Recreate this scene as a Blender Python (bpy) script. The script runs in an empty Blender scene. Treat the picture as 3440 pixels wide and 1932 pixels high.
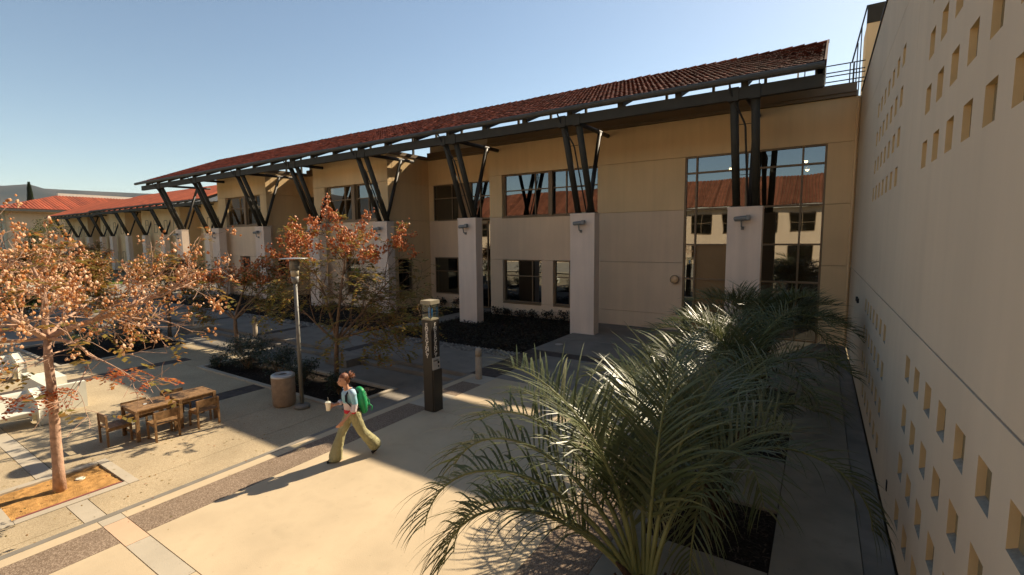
import bpy, bmesh, math, random
import numpy as np
from mathutils import Vector, Matrix
from math import sin, cos, pi, radians as R
scene = bpy.context.scene
COL = scene.collection

# ------------------------------------------------------------------ camera, sky, sun, exposure
CAMP = (-1.018, 0.0, 4.25)
def cam_rot(y, p, r):
    f = np.array([-sin(y)*cos(p), cos(y)*cos(p), sin(p)])
    rt = np.array([cos(y), sin(y), 0]); up = np.cross(rt, f)
    return rt*cos(r)+up*sin(r), -rt*sin(r)+up*cos(r), f
rt, up, fw = cam_rot(R(33.008), R(-5.843), R(-0.561))
cd = bpy.data.cameras.new('camera'); cam = bpy.data.objects.new('camera', cd); COL.objects.link(cam)
cd.sensor_width = 36; cd.lens = 16.656; cd.clip_start = 0.05; cd.clip_end = 30000
cam.matrix_world = Matrix(((rt[0], up[0], -fw[0], CAMP[0]), (rt[1], up[1], -fw[1], CAMP[1]), (rt[2], up[2], -fw[2], CAMP[2]), (0, 0, 0, 1)))
scene.camera = cam
SUN_EL, SUN_AZ = 37.9, 16.0
world = bpy.data.worlds.new('World'); scene.world = world; world.use_nodes = True
wn = world.node_tree
sky = wn.nodes.new('ShaderNodeTexSky'); sky.sky_type = 'NISHITA'; sky.sun_disc = False
sky.sun_elevation = R(SUN_EL); sky.sun_rotation = R(SUN_AZ); sky.altitude = 100; sky.air_density = 1.0; sky.dust_density = 0.35; sky.ozone_density = 1.5
bg = wn.nodes['Background']; bg.inputs[1].default_value = 0.08
tint = wn.nodes.new('ShaderNodeMixRGB'); tint.blend_type = 'MULTIPLY'; tint.inputs[0].default_value = 1; tint.inputs[2].default_value = (1.08, 1.0, .88, 1)
wn.links.new(sky.outputs[0], tint.inputs[1]); wn.links.new(tint.outputs[0], bg.inputs[0])
sd = bpy.data.lights.new('sun', 'SUN'); sd.energy = 5.0; sd.angle = R(0.53); sd.color = (1.0, 0.84, 0.62)
sun = bpy.data.objects.new('sun', sd); COL.objects.link(sun)
sv = Vector((sin(R(SUN_AZ))*cos(R(SUN_EL)), cos(R(SUN_AZ))*cos(R(SUN_EL)), sin(R(SUN_EL))))
sun.rotation_euler = sv.to_track_quat('Z', 'Y').to_euler(); sun.location = (20, 60, 60)
vs = scene.view_settings; vs.view_transform = 'Standard'; vs.look = 'None'; vs.gamma = 1; vs.use_curve_mapping = False; vs.exposure = 1.0
scene.cycles.max_bounces = 8; scene.cycles.diffuse_bounces = 5; scene.cycles.transparent_max_bounces = 8
scene.cycles.use_denoising = True

# ------------------------------------------------------------------ helpers
class MB:
    def __init__(s): s.v = []; s.f = []
    def add(s, vs, fs):
        o = len(s.v); s.v += [tuple(p) for p in vs]; s.f += [tuple(i+o for i in f) for f in fs]
    def box(s, x0, x1, y0, y1, z0, z1):
        s.add([(x0,y0,z0),(x1,y0,z0),(x1,y1,z0),(x0,y1,z0),(x0,y0,z1),(x1,y0,z1),(x1,y1,z1),(x0,y1,z1)],
              [(0,3,2,1),(4,5,6,7),(0,1,5,4),(1,2,6,5),(2,3,7,6),(3,0,4,7)])
    def obox(s, c, ax, hs):                         # oriented box: centre, 3 axes, half sizes
        c = Vector(c); A = [Vector(a).normalized()*h for a, h in zip(ax, hs)]
        P = [c+A[0]*i+A[1]*j+A[2]*k for k in (-1,1) for i, j in ((-1,-1),(1,-1),(1,1),(-1,1))]
        s.add(P, [(0,3,2,1),(4,5,6,7),(0,1,5,4),(1,2,6,5),(2,3,7,6),(3,0,4,7)])
    def bar(s, p, q, w, h, upv=(0,0,1)):
        p = Vector(p); q = Vector(q); d = (q-p).normalized(); u = Vector(upv)
        x = d.cross(u)
        if x.length < 1e-4: x = d.cross(Vector((1,0,0)))
        x.normalize(); u = x.cross(d); s.obox((p+q)/2, (x, d, u), (w/2, (q-p).length/2, h/2))
    def tube(s, pts, rad, n=8, caps=True):
        pts = [Vector(p) for p in pts]; m = len(pts)
        if not hasattr(rad, '__len__'): rad = [rad]*m
        t = (pts[1]-pts[0]).normalized(); u = t.orthogonal().normalized(); rings = []
        for i in range(m):
            a = pts[max(i-1, 0)]; b = pts[min(i+1, m-1)]; t = (b-a)
            if t.length < 1e-7: t = Vector((0,0,1))
            t.normalize(); u = (u - t*u.dot(t))
            if u.length < 1e-6: u = t.orthogonal()
            u.normalize(); w = t.cross(u)
            rings.append([pts[i]+(u*cos(2*pi*k/n)+w*sin(2*pi*k/n))*rad[i] for k in range(n)])
        V = [p for r in rings for p in r]
        F = [(i*n+k, i*n+(k+1) % n, (i+1)*n+(k+1) % n, (i+1)*n+k) for i in range(m-1) for k in range(n)]
        if caps: F += [tuple(range(n))[::-1], tuple((m-1)*n+k for k in range(n))]
        s.add(V, F)
    def lathe(s, c, prof, n=16, caps=True):         # prof: [(r, z)]
        m = len(prof)
        V = [(c[0]+r*cos(2*pi*k/n), c[1]+r*sin(2*pi*k/n), c[2]+z) for r, z in prof for k in range(n)]
        F = [(i*n+k, i*n+(k+1) % n, (i+1)*n+(k+1) % n, (i+1)*n+k) for i in range(m-1) for k in range(n)]
        if caps: F += [tuple(range(n))[::-1], tuple((m-1)*n+k for k in range(n))]
        s.add(V, F)
    def ell(s, c, r, n=10, m=6, ax=None):
        V = []; F = []
        ax = ax or (Vector((1,0,0)), Vector((0,1,0)), Vector((0,0,1))); c = Vector(c)
        for i in range(m+1):
            t = pi*i/m
            for k in range(n):
                V.append(c+ax[0]*(r[0]*sin(t)*cos(2*pi*k/n))+ax[1]*(r[1]*sin(t)*sin(2*pi*k/n))+ax[2]*(-r[2]*cos(t)))
        for i in range(m):
            for k in range(n): F.append((i*n+k, i*n+(k+1) % n, (i+1)*n+(k+1) % n, (i+1)*n+k))
        s.add(V, F)
    def build(s, name, mat, parent=None, smooth=False):
        me = bpy.data.meshes.new(name); o = wloc(parent) if parent else Vector((0,0,0))
        if o.length: me.from_pydata([(v[0]-o[0], v[1]-o[1], v[2]-o[2]) for v in s.v], [], s.f)
        else: me.from_pydata(s.v, [], s.f)
        if mat: me.materials.append(mat)
        if smooth: me.shade_smooth()
        me.update()
        ob = bpy.data.objects.new(name, me); COL.objects.link(ob)
        if parent: ob.parent = parent
        return ob
def wloc(o):
    v = Vector((0,0,0))
    while o: v = v + o.location; o = o.parent
    return v
def link(name, me, parent=None):
    ob = bpy.data.objects.new(name, me); COL.objects.link(ob); ob.parent = parent; return ob
def thing(name, label, cat, loc=(0,0,0), group=None):
    o = bpy.data.objects.new(name, None); COL.objects.link(o); o.location = loc; o.empty_display_size = .2
    return tag(o, label, cat, group)
def tag(o, label, cat, group=None):
    o['label'] = label; o['category'] = cat
    if group: o['group'] = group
    return o
def struct(o): o['kind'] = 'structure'; return o
def stuff(o): o['kind'] = 'stuff'; return o
def dup(root, loc, label, group=None):
    r = root.copy(); COL.objects.link(r); r.location = loc; r['label'] = label
    if group: r['group'] = group
    def rec(a, b):
        for ch in list(a.children):
            c = ch.copy(); COL.objects.link(c); c.parent = b; rec(ch, c)
    rec(root, r); return r

# ------------------------------------------------------------------ materials
def mat(name, col, rough=.8, var=.12, scale=6, bump=0, bscale=40, spec=.3, metal=0, island=0, col2=None, hue=None, detail=4, thresh=None, streak=0, stain=0):
    m = bpy.data.materials.new(name); m.use_nodes = True; nt = m.node_tree; N = nt.nodes; L = nt.links
    b = N['Principled BSDF']; b.inputs['Roughness'].default_value = rough; b.inputs['Metallic'].default_value = metal
    b.inputs['Specular IOR Level'].default_value = spec
    tc = N.new('ShaderNodeTexCoord'); geo = N.new('ShaderNodeNewGeometry')
    nz = N.new('ShaderNodeTexNoise'); nz.inputs['Scale'].default_value = scale; nz.inputs['Detail'].default_value = detail
    L.new(geo.outputs['Position'], nz.inputs['Vector'])
    rp = N.new('ShaderNodeValToRGB'); L.new(nz.outputs['Fac'], rp.inputs[0])
    lo, hi = thresh or (.3, .7)
    rp.color_ramp.elements[0].position = lo; rp.color_ramp.elements[1].position = hi
    c = Vector(col); c2 = Vector(col2) if col2 else c*(1+var)
    c1 = c if col2 else c*(1-var)
    rp.color_ramp.elements[0].color = (*c1, 1); rp.color_ramp.elements[1].color = (*c2, 1)
    out = rp.outputs[0]
    if island:
        mx = N.new('ShaderNodeMixRGB'); mx.blend_type = 'MULTIPLY'; mx.inputs[0].default_value = 1
        mr = N.new('ShaderNodeMapRange'); mr.inputs[3].default_value = 1-island; mr.inputs[4].default_value = 1+island
        oi = N.new('ShaderNodeObjectInfo')
        ad = N.new('ShaderNodeMath'); ad.operation = 'ADD'; fr = N.new('ShaderNodeMath'); fr.operation = 'FRACT'
        L.new(geo.outputs['Random Per Island'], ad.inputs[0]); L.new(oi.outputs['Random'], ad.inputs[1]); L.new(ad.outputs[0], fr.inputs[0])
        L.new(fr.outputs[0], mr.inputs[0]); cmb = N.new('ShaderNodeCombineColor')
        for i in range(3): L.new(mr.outputs[0], cmb.inputs[i])
        L.new(out, mx.inputs[1]); L.new(cmb.outputs[0], mx.inputs[2]); out = mx.outputs[0]
    def modul(vec, sc, det, a0, a1, v0, v1, o_):
        n_ = N.new('ShaderNodeTexNoise'); n_.inputs['Scale'].default_value = sc; n_.inputs['Detail'].default_value = det; L.new(vec, n_.inputs['Vector'])
        r_ = N.new('ShaderNodeMapRange'); r_.inputs[1].default_value = a0; r_.inputs[2].default_value = a1; r_.inputs[3].default_value = v0; r_.inputs[4].default_value = v1; L.new(n_.outputs['Fac'], r_.inputs[0])
        v_ = N.new('ShaderNodeVectorMath'); v_.operation = 'SCALE'; L.new(o_, v_.inputs[0]); L.new(r_.outputs[0], v_.inputs['Scale']); return v_.outputs[0]
    if streak:
        mp = N.new('ShaderNodeMapping'); mp.inputs['Scale'].default_value = (3.2,3.2,.22); L.new(geo.outputs['Position'], mp.inputs['Vector'])
        out = modul(mp.outputs[0], 1.0, 7, .35, .68, 1+streak*.5, 1-streak, out)
    if stain:
        out = modul(geo.outputs['Position'], 2.6, 9, .55, .75, 1.0, 1-stain, out); out = modul(geo.outputs['Position'], 11, 3, .66, .72, 1.0, 1-stain*.8, out)
    L.new(out, b.inputs['Base Color'])
    if bump:
        n2 = N.new('ShaderNodeTexNoise'); n2.inputs['Scale'].default_value = bscale; n2.inputs['Detail'].default_value = 3
        L.new(geo.outputs['Position'], n2.inputs['Vector'])
        bp = N.new('ShaderNodeBump'); bp.inputs['Strength'].default_value = bump; bp.inputs['Distance'].default_value = .02
        L.new(n2.outputs['Fac'], bp.inputs['Height']); L.new(bp.outputs[0], b.inputs['Normal'])
    return m
def ramp_island(name, cols, rough=.6, transl=.35, spec=.3):
    m = bpy.data.materials.new(name); m.use_nodes = True; nt = m.node_tree; N = nt.nodes; L = nt.links
    b = N['Principled BSDF']; b.inputs['Roughness'].default_value = rough; b.inputs['Specular IOR Level'].default_value = spec
    geo = N.new('ShaderNodeNewGeometry'); rp = N.new('ShaderNodeValToRGB'); L.new(geo.outputs['Random Per Island'], rp.inputs[0])
    els = rp.color_ramp.elements
    while len(els) < len(cols): els.new(.5)
    for i, c in enumerate(cols): els[i].position = i/(len(cols)-1); els[i].color = (*c, 1)
    L.new(rp.outputs[0], b.inputs['Base Color'])
    if transl:
        t = N.new('ShaderNodeBsdfTranslucent'); L.new(rp.outputs[0], t.inputs[0])
        mx = N.new('ShaderNodeMixShader'); mx.inputs[0].default_value = transl
        L.new(b.outputs[0], mx.inputs[1]); L.new(t.outputs[0], mx.inputs[2]); L.new(mx.outputs[0], N['Material Output'].inputs[0])
    return m
def glass_mat(name, refl=.20, tint=.12, wav=.006, ws=.6):
    m = bpy.data.materials.new(name); m.use_nodes = True; nt = m.node_tree; N = nt.nodes; L = nt.links
    N.remove(N['Principled BSDF'])
    g = N.new('ShaderNodeBsdfGlossy'); g.inputs['Roughness'].default_value = .0; g.inputs['Color'].default_value = (.80, .87, .92, 1)
    t = N.new('ShaderNodeBsdfTransparent'); t.inputs[0].default_value = (tint, tint*1.02, tint*.95, 1)
    mx = N.new('ShaderNodeMixShader'); mx.inputs[0].default_value = refl
    geo = N.new('ShaderNodeNewGeometry'); nz = N.new('ShaderNodeTexNoise'); nz.inputs['Scale'].default_value = ws; nz.inputs['Detail'].default_value = 1
    L.new(geo.outputs['Position'], nz.inputs['Vector']); bp = N.new('ShaderNodeBump'); bp.inputs['Strength'].default_value = wav*10; bp.inputs['Distance'].default_value = .06
    L.new(nz.outputs['Fac'], bp.inputs['Height']); L.new(bp.outputs[0], g.inputs['Normal'])
    L.new(t.outputs[0], mx.inputs[1]); L.new(g.outputs[0], mx.inputs[2]); L.new(mx.outputs[0], N['Material Output'].inputs[0])
    return m
def speckle(name, base, dark, light, scale=70, rough=.9, bump=.25):
    m = bpy.data.materials.new(name); m.use_nodes = True; nt = m.node_tree; N = nt.nodes; L = nt.links
    b = N['Principled BSDF']; b.inputs['Roughness'].default_value = rough; b.inputs['Specular IOR Level'].default_value = .2
    geo = N.new('ShaderNodeNewGeometry'); vo = N.new('ShaderNodeTexVoronoi'); vo.inputs['Scale'].default_value = scale
    L.new(geo.outputs['Position'], vo.inputs['Vector']); sp = N.new('ShaderNodeSeparateColor'); L.new(vo.outputs['Color'], sp.inputs[0])
    rp = N.new('ShaderNodeValToRGB'); e = rp.color_ramp.elements; e[0].color = (*dark, 1); e[1].color = (*light, 1); e.new(.5).color = (*base, 1)
    L.new(sp.outputs[0], rp.inputs[0])
    nz = N.new('ShaderNodeTexNoise'); nz.inputs['Scale'].default_value = .8; nz.inputs['Detail'].default_value = 5; L.new(geo.outputs['Position'], nz.inputs['Vector'])
    mr = N.new('ShaderNodeMapRange'); mr.inputs[1].default_value = .3; mr.inputs[2].default_value = .7; mr.inputs[3].default_value = .86; mr.inputs[4].default_value = 1.12; L.new(nz.outputs['Fac'], mr.inputs[0])
    vm = N.new('ShaderNodeVectorMath'); vm.operation = 'SCALE'; L.new(rp.outputs[0], vm.inputs[0]); L.new(mr.outputs[0], vm.inputs['Scale']); L.new(vm.outputs[0], b.inputs['Base Color'])
    bp = N.new('ShaderNodeBump'); bp.inputs['Strength'].default_value = bump; bp.inputs['Distance'].default_value = .006; L.new(vo.outputs['Distance'], bp.inputs['Height']); L.new(bp.outputs[0], b.inputs['Normal'])
    return m
M = {}
M['conc'] = mat('warm_concrete', (.47,.375,.25), .9, .09, 1.3, .12, 60, .2, detail=8, stain=.13)
M['conc2'] = mat('pale_grey_concrete', (.40,.35,.27), .9, .08, 1.6, .12, 60, .2, detail=8, stain=.15)
M['pink'] = mat('pinkish_concrete', (.52,.36,.24), .9, .07, 1.6, .1, 60, .2, detail=8)
M['edge'] = mat('dark_edge_concrete', (.19,.17,.14), .85, .15, 3, .1, 60, .25)
M['agg'] = speckle('brown_exposed_aggregate', (.205,.15,.105), (.13,.09,.062), (.34,.26,.19), 80, bump=.35)
M['aggl'] = speckle('tan_exposed_aggregate', (.37,.295,.187), (.29,.225,.14), (.46,.375,.25), 95, bump=.15)
M['slate'] = mat('dark_brown_paver', (.075,.06,.05), .85, .3, 5, .2, 50, .2, detail=8)
M['path'] = mat('path_concrete', (.22,.195,.16), .9, .14, 1.2, .12, 60, .2, detail=8, stain=.2)
M['apron'] = mat('worn_walkway_concrete', (.24,.215,.165), .9, .2, .9, .15, 50, .2, detail=9, stain=.22)
M['gutter_c'] = mat('grey_gutter_concrete', (.20,.185,.155), .9, .2, 2, .15, 50, .2)
M['soil'] = mat('dark_mulch', (.022,.017,.013), 1, .6, 25, .9, 45, .1, detail=8)
M['dg'] = mat('orange_granite_fines', (.40,.22,.075), 1, .35, 9, .8, 60, .1, detail=9)
M['earth'] = mat('dry_ground', (.19,.16,.10), 1, .3, .35, .2, 3, .1, detail=8)
M['lawn'] = mat('lawn_grass', (.10,.13,.02), 1, .3, 3, .8, 60, .1)
M['stucco'] = mat('bounce_warmed_stucco', (.74,.54,.30), .92, .04, .7, .18, 90, .15, detail=8, streak=.045)  # upper facade: warmth of bounced light painted into the cream colour
M['stuccol'] = mat('plain_cream_stucco', (.73,.55,.37), .92, .04, .7, .18, 90, .15, detail=8, streak=.05)  # same cream stucco for the lower facade, without the painted bounce warmth
M['wallr'] = mat('beige_smooth_stucco', (.67,.545,.39), .92, .04, .5, .12, 110, .15, detail=9, streak=.03)
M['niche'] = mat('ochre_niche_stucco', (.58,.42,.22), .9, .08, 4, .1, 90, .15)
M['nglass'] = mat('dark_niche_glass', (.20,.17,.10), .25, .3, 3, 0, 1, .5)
M['nsill'] = mat('grey_niche_sill', (.24,.22,.17), .7, .25, 20, .2, 60, .3)
M['pillar'] = mat('pale_pillar_concrete', (.74,.59,.46), .9, .05, .9, .15, 90, .2, detail=8, streak=.07)
M['band'] = mat('bronze_fascia', (.17,.115,.06), .55, .08, 1.5, 0, 1, .4)
M['frame'] = mat('bronze_window_frame', (.22,.145,.075), .5, .06, 3, 0, 1, .4)
M['spand'] = mat('tan_spandrel', (.27,.165,.07), .6, .05, 2, 0, 1, .3)
M['steel'] = mat('dark_green_steel', (.045,.040,.029), .62, .12, 3, .03, 60, .2)
M['gut'] = mat('grey_gutter_metal', (.075,.07,.058), .6, .12, 2, .03, 60, .25)
M['dsteel'] = mat('black_steel', (.02,.017,.014), .55, .1, 3, 0, 1, .4)
M['tile'] = mat('red_roof_tile', (.125,.027,.013), .75, .3, 5, .25, 60, .08, island=.55)
M['tilef'] = mat('orange_red_roof_tile', (.36,.085,.032), .6, .25, 1.2, .2, 40, .3, island=.3)
M['felt'] = mat('dark_red_underlay', (.05,.013,.008), .9, .1, 5, 0, 1, .05)
M['deck'] = mat('roof_deck', (.24,.14,.075), .8, .2, 2, 0, 1, .2)
M['white'] = mat('white_cast_stone', (.62,.60,.50), .85, .07, 2.5, .1, 90, .25, detail=8)
M['block'] = mat('grey_cast_stone', (.30,.27,.225), .9, .1, 4, .2, 90, .2)
M['wood'] = mat('weathered_teak', (.22,.125,.055), .65, .35, 14, .15, 50, .3, island=.12)
M['bark'] = mat('pale_pink_bark', (.42,.27,.19), .9, .25, 12, .5, 40, .15, detail=8)
M['bark2'] = mat('brown_bark', (.20,.13,.08), .9, .25, 12, .5, 40, .15, detail=8)
M['metalp'] = mat('bronze_grey_pole', (.16,.15,.125), .5, .1, 4, 0, 1, .5)
M['metall'] = mat('silver_metal', (.42,.42,.40), .4, .1, 4, 0, 1, .5, metal=.6)
M['trash'] = mat('sandy_aggregate_bin', (.30,.205,.125), .85, .14, 8, .35, 130, .25)
M['boll'] = mat('sandstone_bollard', (.36,.30,.225), .85, .12, 6, .25, 120, .2)
M['epost'] = mat('dark_bronze_post', (.035,.029,.022), .45, .12, 3, .03, 90, .4)
M['cap'] = mat('olive_cap_paint', (.30,.26,.18), .6, .06, 3, 0, 1, .3)
M['letter'] = mat('white_lettering', (.78,.72,.62), .6, .05, 3, 0, 1, .2)
M['plate'] = mat('brushed_call_plate', (.42,.39,.35), .45, .08, 10, 0, 1, .4)
M['black'] = mat('black_rubber', (.012,.012,.012), .6, .1, 5, 0, 1, .3)
M['flood'] = mat('grey_floodlight_metal', (.20,.20,.185), .5, .1, 6, 0, 1, .4)
M['glass'] = glass_mat('reflective_window_glass')
M['clear'] = glass_mat('clear_acrylic', .10, .85, 0)
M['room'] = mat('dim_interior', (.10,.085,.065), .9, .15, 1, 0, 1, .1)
M['hill'] = mat('dry_hills', (.06,.05,.036), 1, .4, .0022, 0, 1, .05, col2=(.026,.027,.020), detail=9, thresh=(.40,.62))
M['palm'] = ramp_island('palm_leaflet', [(.06,.075,.025),(.10,.115,.038),(.075,.09,.03),(.165,.16,.065)], .40, .22, .42)
M['rachis'] = mat('palm_rachis', (.16,.16,.05), .5, .15, 6, 0, 1, .4)
M['boot'] = mat('palm_leaf_base', (.055,.034,.02), .9, .3, 14, .5, 40, .15)
M['shrub'] = ramp_island('glossy_shrub_leaf', [(.02,.035,.012),(.035,.05,.018),(.05,.06,.02)], .35, .2, .5)
M['cover'] = ramp_island('dark_groundcover_leaf', [(.02,.02,.012),(.03,.028,.014),(.035,.02,.014)], .6, .15, .3)
M['cypress'] = ramp_island('cypress_foliage', [(.018,.03,.014),(.03,.045,.018)], .8, .1, .1)
M['farleaf'] = ramp_island('far_tree_leaf', [(.05,.065,.02),(.11,.11,.03),(.17,.15,.035)], .7, .2, .2)
M['pod1'] = ramp_island('peach_seed_pod', [(.72,.45,.24),(.80,.60,.42),(.66,.31,.09),(.52,.20,.05),(.78,.52,.32),(.70,.38,.16)], .45, .35, .4)
M['pod2'] = ramp_island('rust_seed_pod', [(.58,.18,.045),(.66,.28,.09),(.60,.20,.05),(.38,.09,.025),(.74,.43,.22)], .45, .35, .4)
M['leaf1'] = ramp_island('autumn_leaf', [(.16,.14,.03),(.26,.19,.04),(.33,.17,.035),(.13,.12,.03),(.36,.11,.03)], .55, .4, .3)
M['leafr'] = ramp_island('rust_leaf', [(.50,.11,.03),(.36,.08,.025),(.42,.18,.04),(.55,.16,.05)], .55, .4, .3)
M['leaf2'] = ramp_island('olive_leaf', [(.16,.16,.03),(.26,.21,.04),(.36,.22,.045),(.18,.17,.035),(.36,.15,.035)], .55, .4, .3)

# ------------------------------------------------------------------ ground and paving
LZ = -0.27
mb = MB(); n = 64
ring = [0.0, 60, 200, 800, 3000, 14000]
V = [(0,0,-.52)] + [(r*cos(2*pi*k/n), r*sin(2*pi*k/n), -.52) for r in ring[1:] for k in range(n)]
F = [(0, 1+k, 1+(k+1) % n) for k in range(n)] + [(1+i*n+k, 1+(i+1)*n+k, 1+(i+1)*n+(k+1) % n, 1+i*n+(k+1) % n) for i in range(len(ring)-2) for k in range(n)]
mb.add(V, F); struct(mb.build('ground', M['earth']))

def slab(par, name, x0, x1, y0, y1, m, z=0, th=.14, g=.006):
    b = MB(); b.box(x0+g, x1-g, y0+g, y1-g, z-th, z); return b.build(name, m, par)
def root(name):
    o = bpy.data.objects.new(name, None); COL.objects.link(o); o['kind'] = 'structure'; return o
UP = root('upper_plaza')
ys = [-9, -6, -2.9, 2.27]
slab(UP, 'edge_strip', -10.24, -10.11, -9, 11.65, M['edge'], th=.42)
for y0, y1 in ((-9,-2.9), (-2.9,2.27), (2.57,8.62), (8.62,11.65)):
    slab(UP, 'border_slab', -10.11, -9.88, y0, y1, M['conc'], g=.003)
for y0, y1, m in ((-9,2.27,'agg'), (2.57,8.62,'agg'), (8.62,9.70,'conc2'), (9.70,10.86,'agg'), (10.86,11.65,'conc2')):
    slab(UP, 'aggregate_strip' if m == 'agg' else 'concrete_slab', -9.88, -9.18, y0, y1, M[m], g=.003)
xs = [-10.11, -9.88, -9.02, -7.62, -6.2, -5.0, -4.1]
for i in range(6): slab(UP, 'concrete_slab', xs[i], xs[i+1], 2.27, 2.57, M['pink' if i in (1,) else 'conc2' if i in (0,2,4) else 'conc'])
for y0, y1 in ((-9,-2.9), (-2.9,2.27), (2.57,8.62), (8.62,11.65)): slab(UP, 'concrete_slab', -9.18, -4.1, y0, y1, M['conc'])
for y0, y1 in ((-9,2.27), (2.27,8.62), (8.62,14.9)): slab(UP, 'aggregate_strip', -4.1, -3.3, y0, y1, M['agg'], g=.003)
beds = [(-.3,1.3), (3.1,4.72), (6.45,8.07), (9.95,11.55), (13.2,14.88)]
yy = [-9] + [v for b in beds for v in b] + [18.0]
for i in range(0, len(yy), 2): slab(UP, 'concrete_slab', -3.3, -1.38, yy[i], yy[i+1], M['apron'])
for y0, y1 in beds:
    slab(UP, 'border_slab', -3.3, -3.0, y0, y1, M['apron']); slab(UP, 'planting_soil', -3.0, -1.38, y0, y1, M['soil'], z=-.05)
q = [-9, -3.7, -.35, 2.95, 6.3, 9.8, 13.05, 16.4, 19.5, 22.15]
for a, b in zip(q[:-1], q[1:]): slab(UP, 'walkway_slab', -1.38, -.36, a, b, M['apron']); 
slab(UP, 'gutter_strip', -.36, -.02, -9, 22.15, M['gutter_c'], z=-.02)
slab(UP, 'paver_band', -10.24, -9.25, 11.65, 15.55, M['slate'], g=.003)
slab(UP, 'concrete_slab', -9.25, -4.1, 11.65, 14.9, M['path']); slab(UP, 'concrete_slab', -10.24, -3.3, 15.55, 18.0, M['path'])
slab(UP, 'concrete_slab', -9.25, -3.3, 14.9, 15.55, M['slate'])
slab(UP, 'concrete_slab', -10.24, -1.38, 18.0, 22.15, M['path'])
# raised path along the building
PA = root('building_path')
px = [-10.24, -16.1, -16.6, -22.2, -22.7, -28.6, -29.1, -35, -35.5, -42, -42.5, -49, -55, -62]
for i in range(len(px)-1):
    a, b = px[i+1], px[i]; dark = abs(a-b) < .8
    slab(PA, 'paver_band' if dark else 'concrete_slab', a, b, 11.65, 14.0, M['slate' if dark else 'path'], g=.003 if dark else .006)
for a, b in ((-17.4,-10.24), (-42,-18.6)): slab(PA, 'planting_soil', a, b, 14.82, 23.0, M['soil'], z=-.06)
slab(PA, 'concrete_slab', -18.6, -17.4, 14.0, 23.6, M['path'])
slab(PA, 'concrete_slab', -62, -42, 14.0, 30.0, M['path'])
slab(PA, 'pebble_bed', -42, -10.24, 14.0, 14.82, M['edge'], z=-.03, g=.003)
# cobbles set in the pebble strip: the 300 nearest are pieces, the rest one stuff part
rnd = random.Random(5)
cb = bmesh.new(); bmesh.ops.create_icosphere(cb, subdivisions=1, radius=1); cme = bpy.data.meshes.new('cobble'); cb.to_mesh(cme); cb.free()
cme.materials.append(mat('grey_cobble', (.22,.20,.17), .8, .2, 8, .2, 60, .25, island=.45)); cme.shade_smooth()
cvs = [tuple(v.co) for v in cme.vertices]; cfs = [tuple(p.vertices) for p in cme.polygons]
rest = MB(); k = 0; x = -10.3
while x > -34:
    for j in range(5):
        s = rnd.uniform(.055, .085); p = (x+rnd.uniform(-.03,.03), 14.08+j*.165+rnd.uniform(-.03,.03), -.02)
        if k < 300:
            o = link('cobble', cme, PA); o.location = p; o.scale = (s, s*rnd.uniform(.7,1), s*.6); o.rotation_euler = (0,0,rnd.uniform(0,3))
        else: rest.add([(p[0]+v[0]*s, p[1]+v[1]*s, p[2]+v[2]*s*.6) for v in cvs], cfs)
        k += 1
    x -= .17
stuff(rest.build('cobbles', cme.materials[0], PA, True))
slab(UP, 'ground_light', 0, .01, 0, .01, M['conc']) if False else None

# sunken terrace, two steps below the path
LP = root('sunken_terrace')
st = root('terrace_steps')
for a, b in ((-16.1,-10.24), (-22.2,-16.1), (-28.6,-22.2), (-35,-28.6), (-48,-35)):
    slab(st, 'step_tread', a, b, 11.25, 11.65, M['path'], z=-.135, th=.2, g=.003)
    slab(st, 'step_nosing', a, b, 11.56, 11.645, M['edge'], z=-.003, th=.13, g=.003)
for xc in (-9.9, -15.6, -21.7, -27.6):
    if xc > -12: continue
    slab(st, 'step_plinth', xc-.62, xc+.62, 10.62, 11.56, M['path'], z=-.002, th=.34)
def lo(name, x0, x1, y0, y1, m, z=LZ, g=.006): return slab(LP, name, x0, x1, y0, y1, M[m], z=z, g=g)
def fld(x0, x1, y0, y1): lo('aggregate_slab', x0, x1, y0, y1, 'aggl')
fld(-11.0,-10.25,-9,2.29); fld(-11.73,-11.0,-9,2.29); lo('concrete_slab', -11.73,-10.25,2.29,2.58,'conc2'); fld(-11.73,-10.25,2.58,7.83)
fld(-13.44,-11.73,-9,1.5); fld(-13.44,-11.73,3.35,7.83)
fld(-15.25,-13.44,-9,2.29); fld(-15.25,-13.44,2.58,7.83); lo('concrete_slab',-14.6,-13.44,2.29,2.58,'conc2'); lo('concrete_slab',-17.0,-14.6,2.29,2.58,'conc2'); lo('concrete_slab',-21.2,-17.0,2.29,2.58,'conc2')
fld(-21.2,-15.25,-9,2.29); fld(-15.95,-15.25,2.58,5.7); lo('paver_band',-15.95,-15.25,5.7,7.83,'slate'); fld(-21.2,-15.95,2.58,7.83)
lo('paver_band',-21.8,-21.2,-9,8.3,'slate'); fld(-24.27,-21.8,-9,9.6)
fld(-21.2,-19.75,7.83,9.9); lo('concrete_slab',-21.8,-19.75,9.9,11.25,'path'); fld(-21.8,-21.2,8.3,9.9); lo('concrete_slab',-24.27,-21.8,9.6,11.25,'path')
lo('concrete_slab',-19.75,-15.6,9.85,11.25,'path'); lo('concrete_slab',-15.6,-11.6,9.85,11.25,'path'); lo('concrete_slab',-11.6,-10.25,7.83,11.25,'path')
fld(-34,-24.27,-9,5.15); lo('concrete_slab',-34,-24.27,9.75,11.25,'path'); lo('concrete_slab',-48,-34,8.5,11.25,'path'); fld(-70,-34,-9,5.15)
lo('pale_walk',-70,-30.2,5.15,6.4,'path'); lo('pale_walk',-34,-30.2,6.4,9.75,'path')
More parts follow.
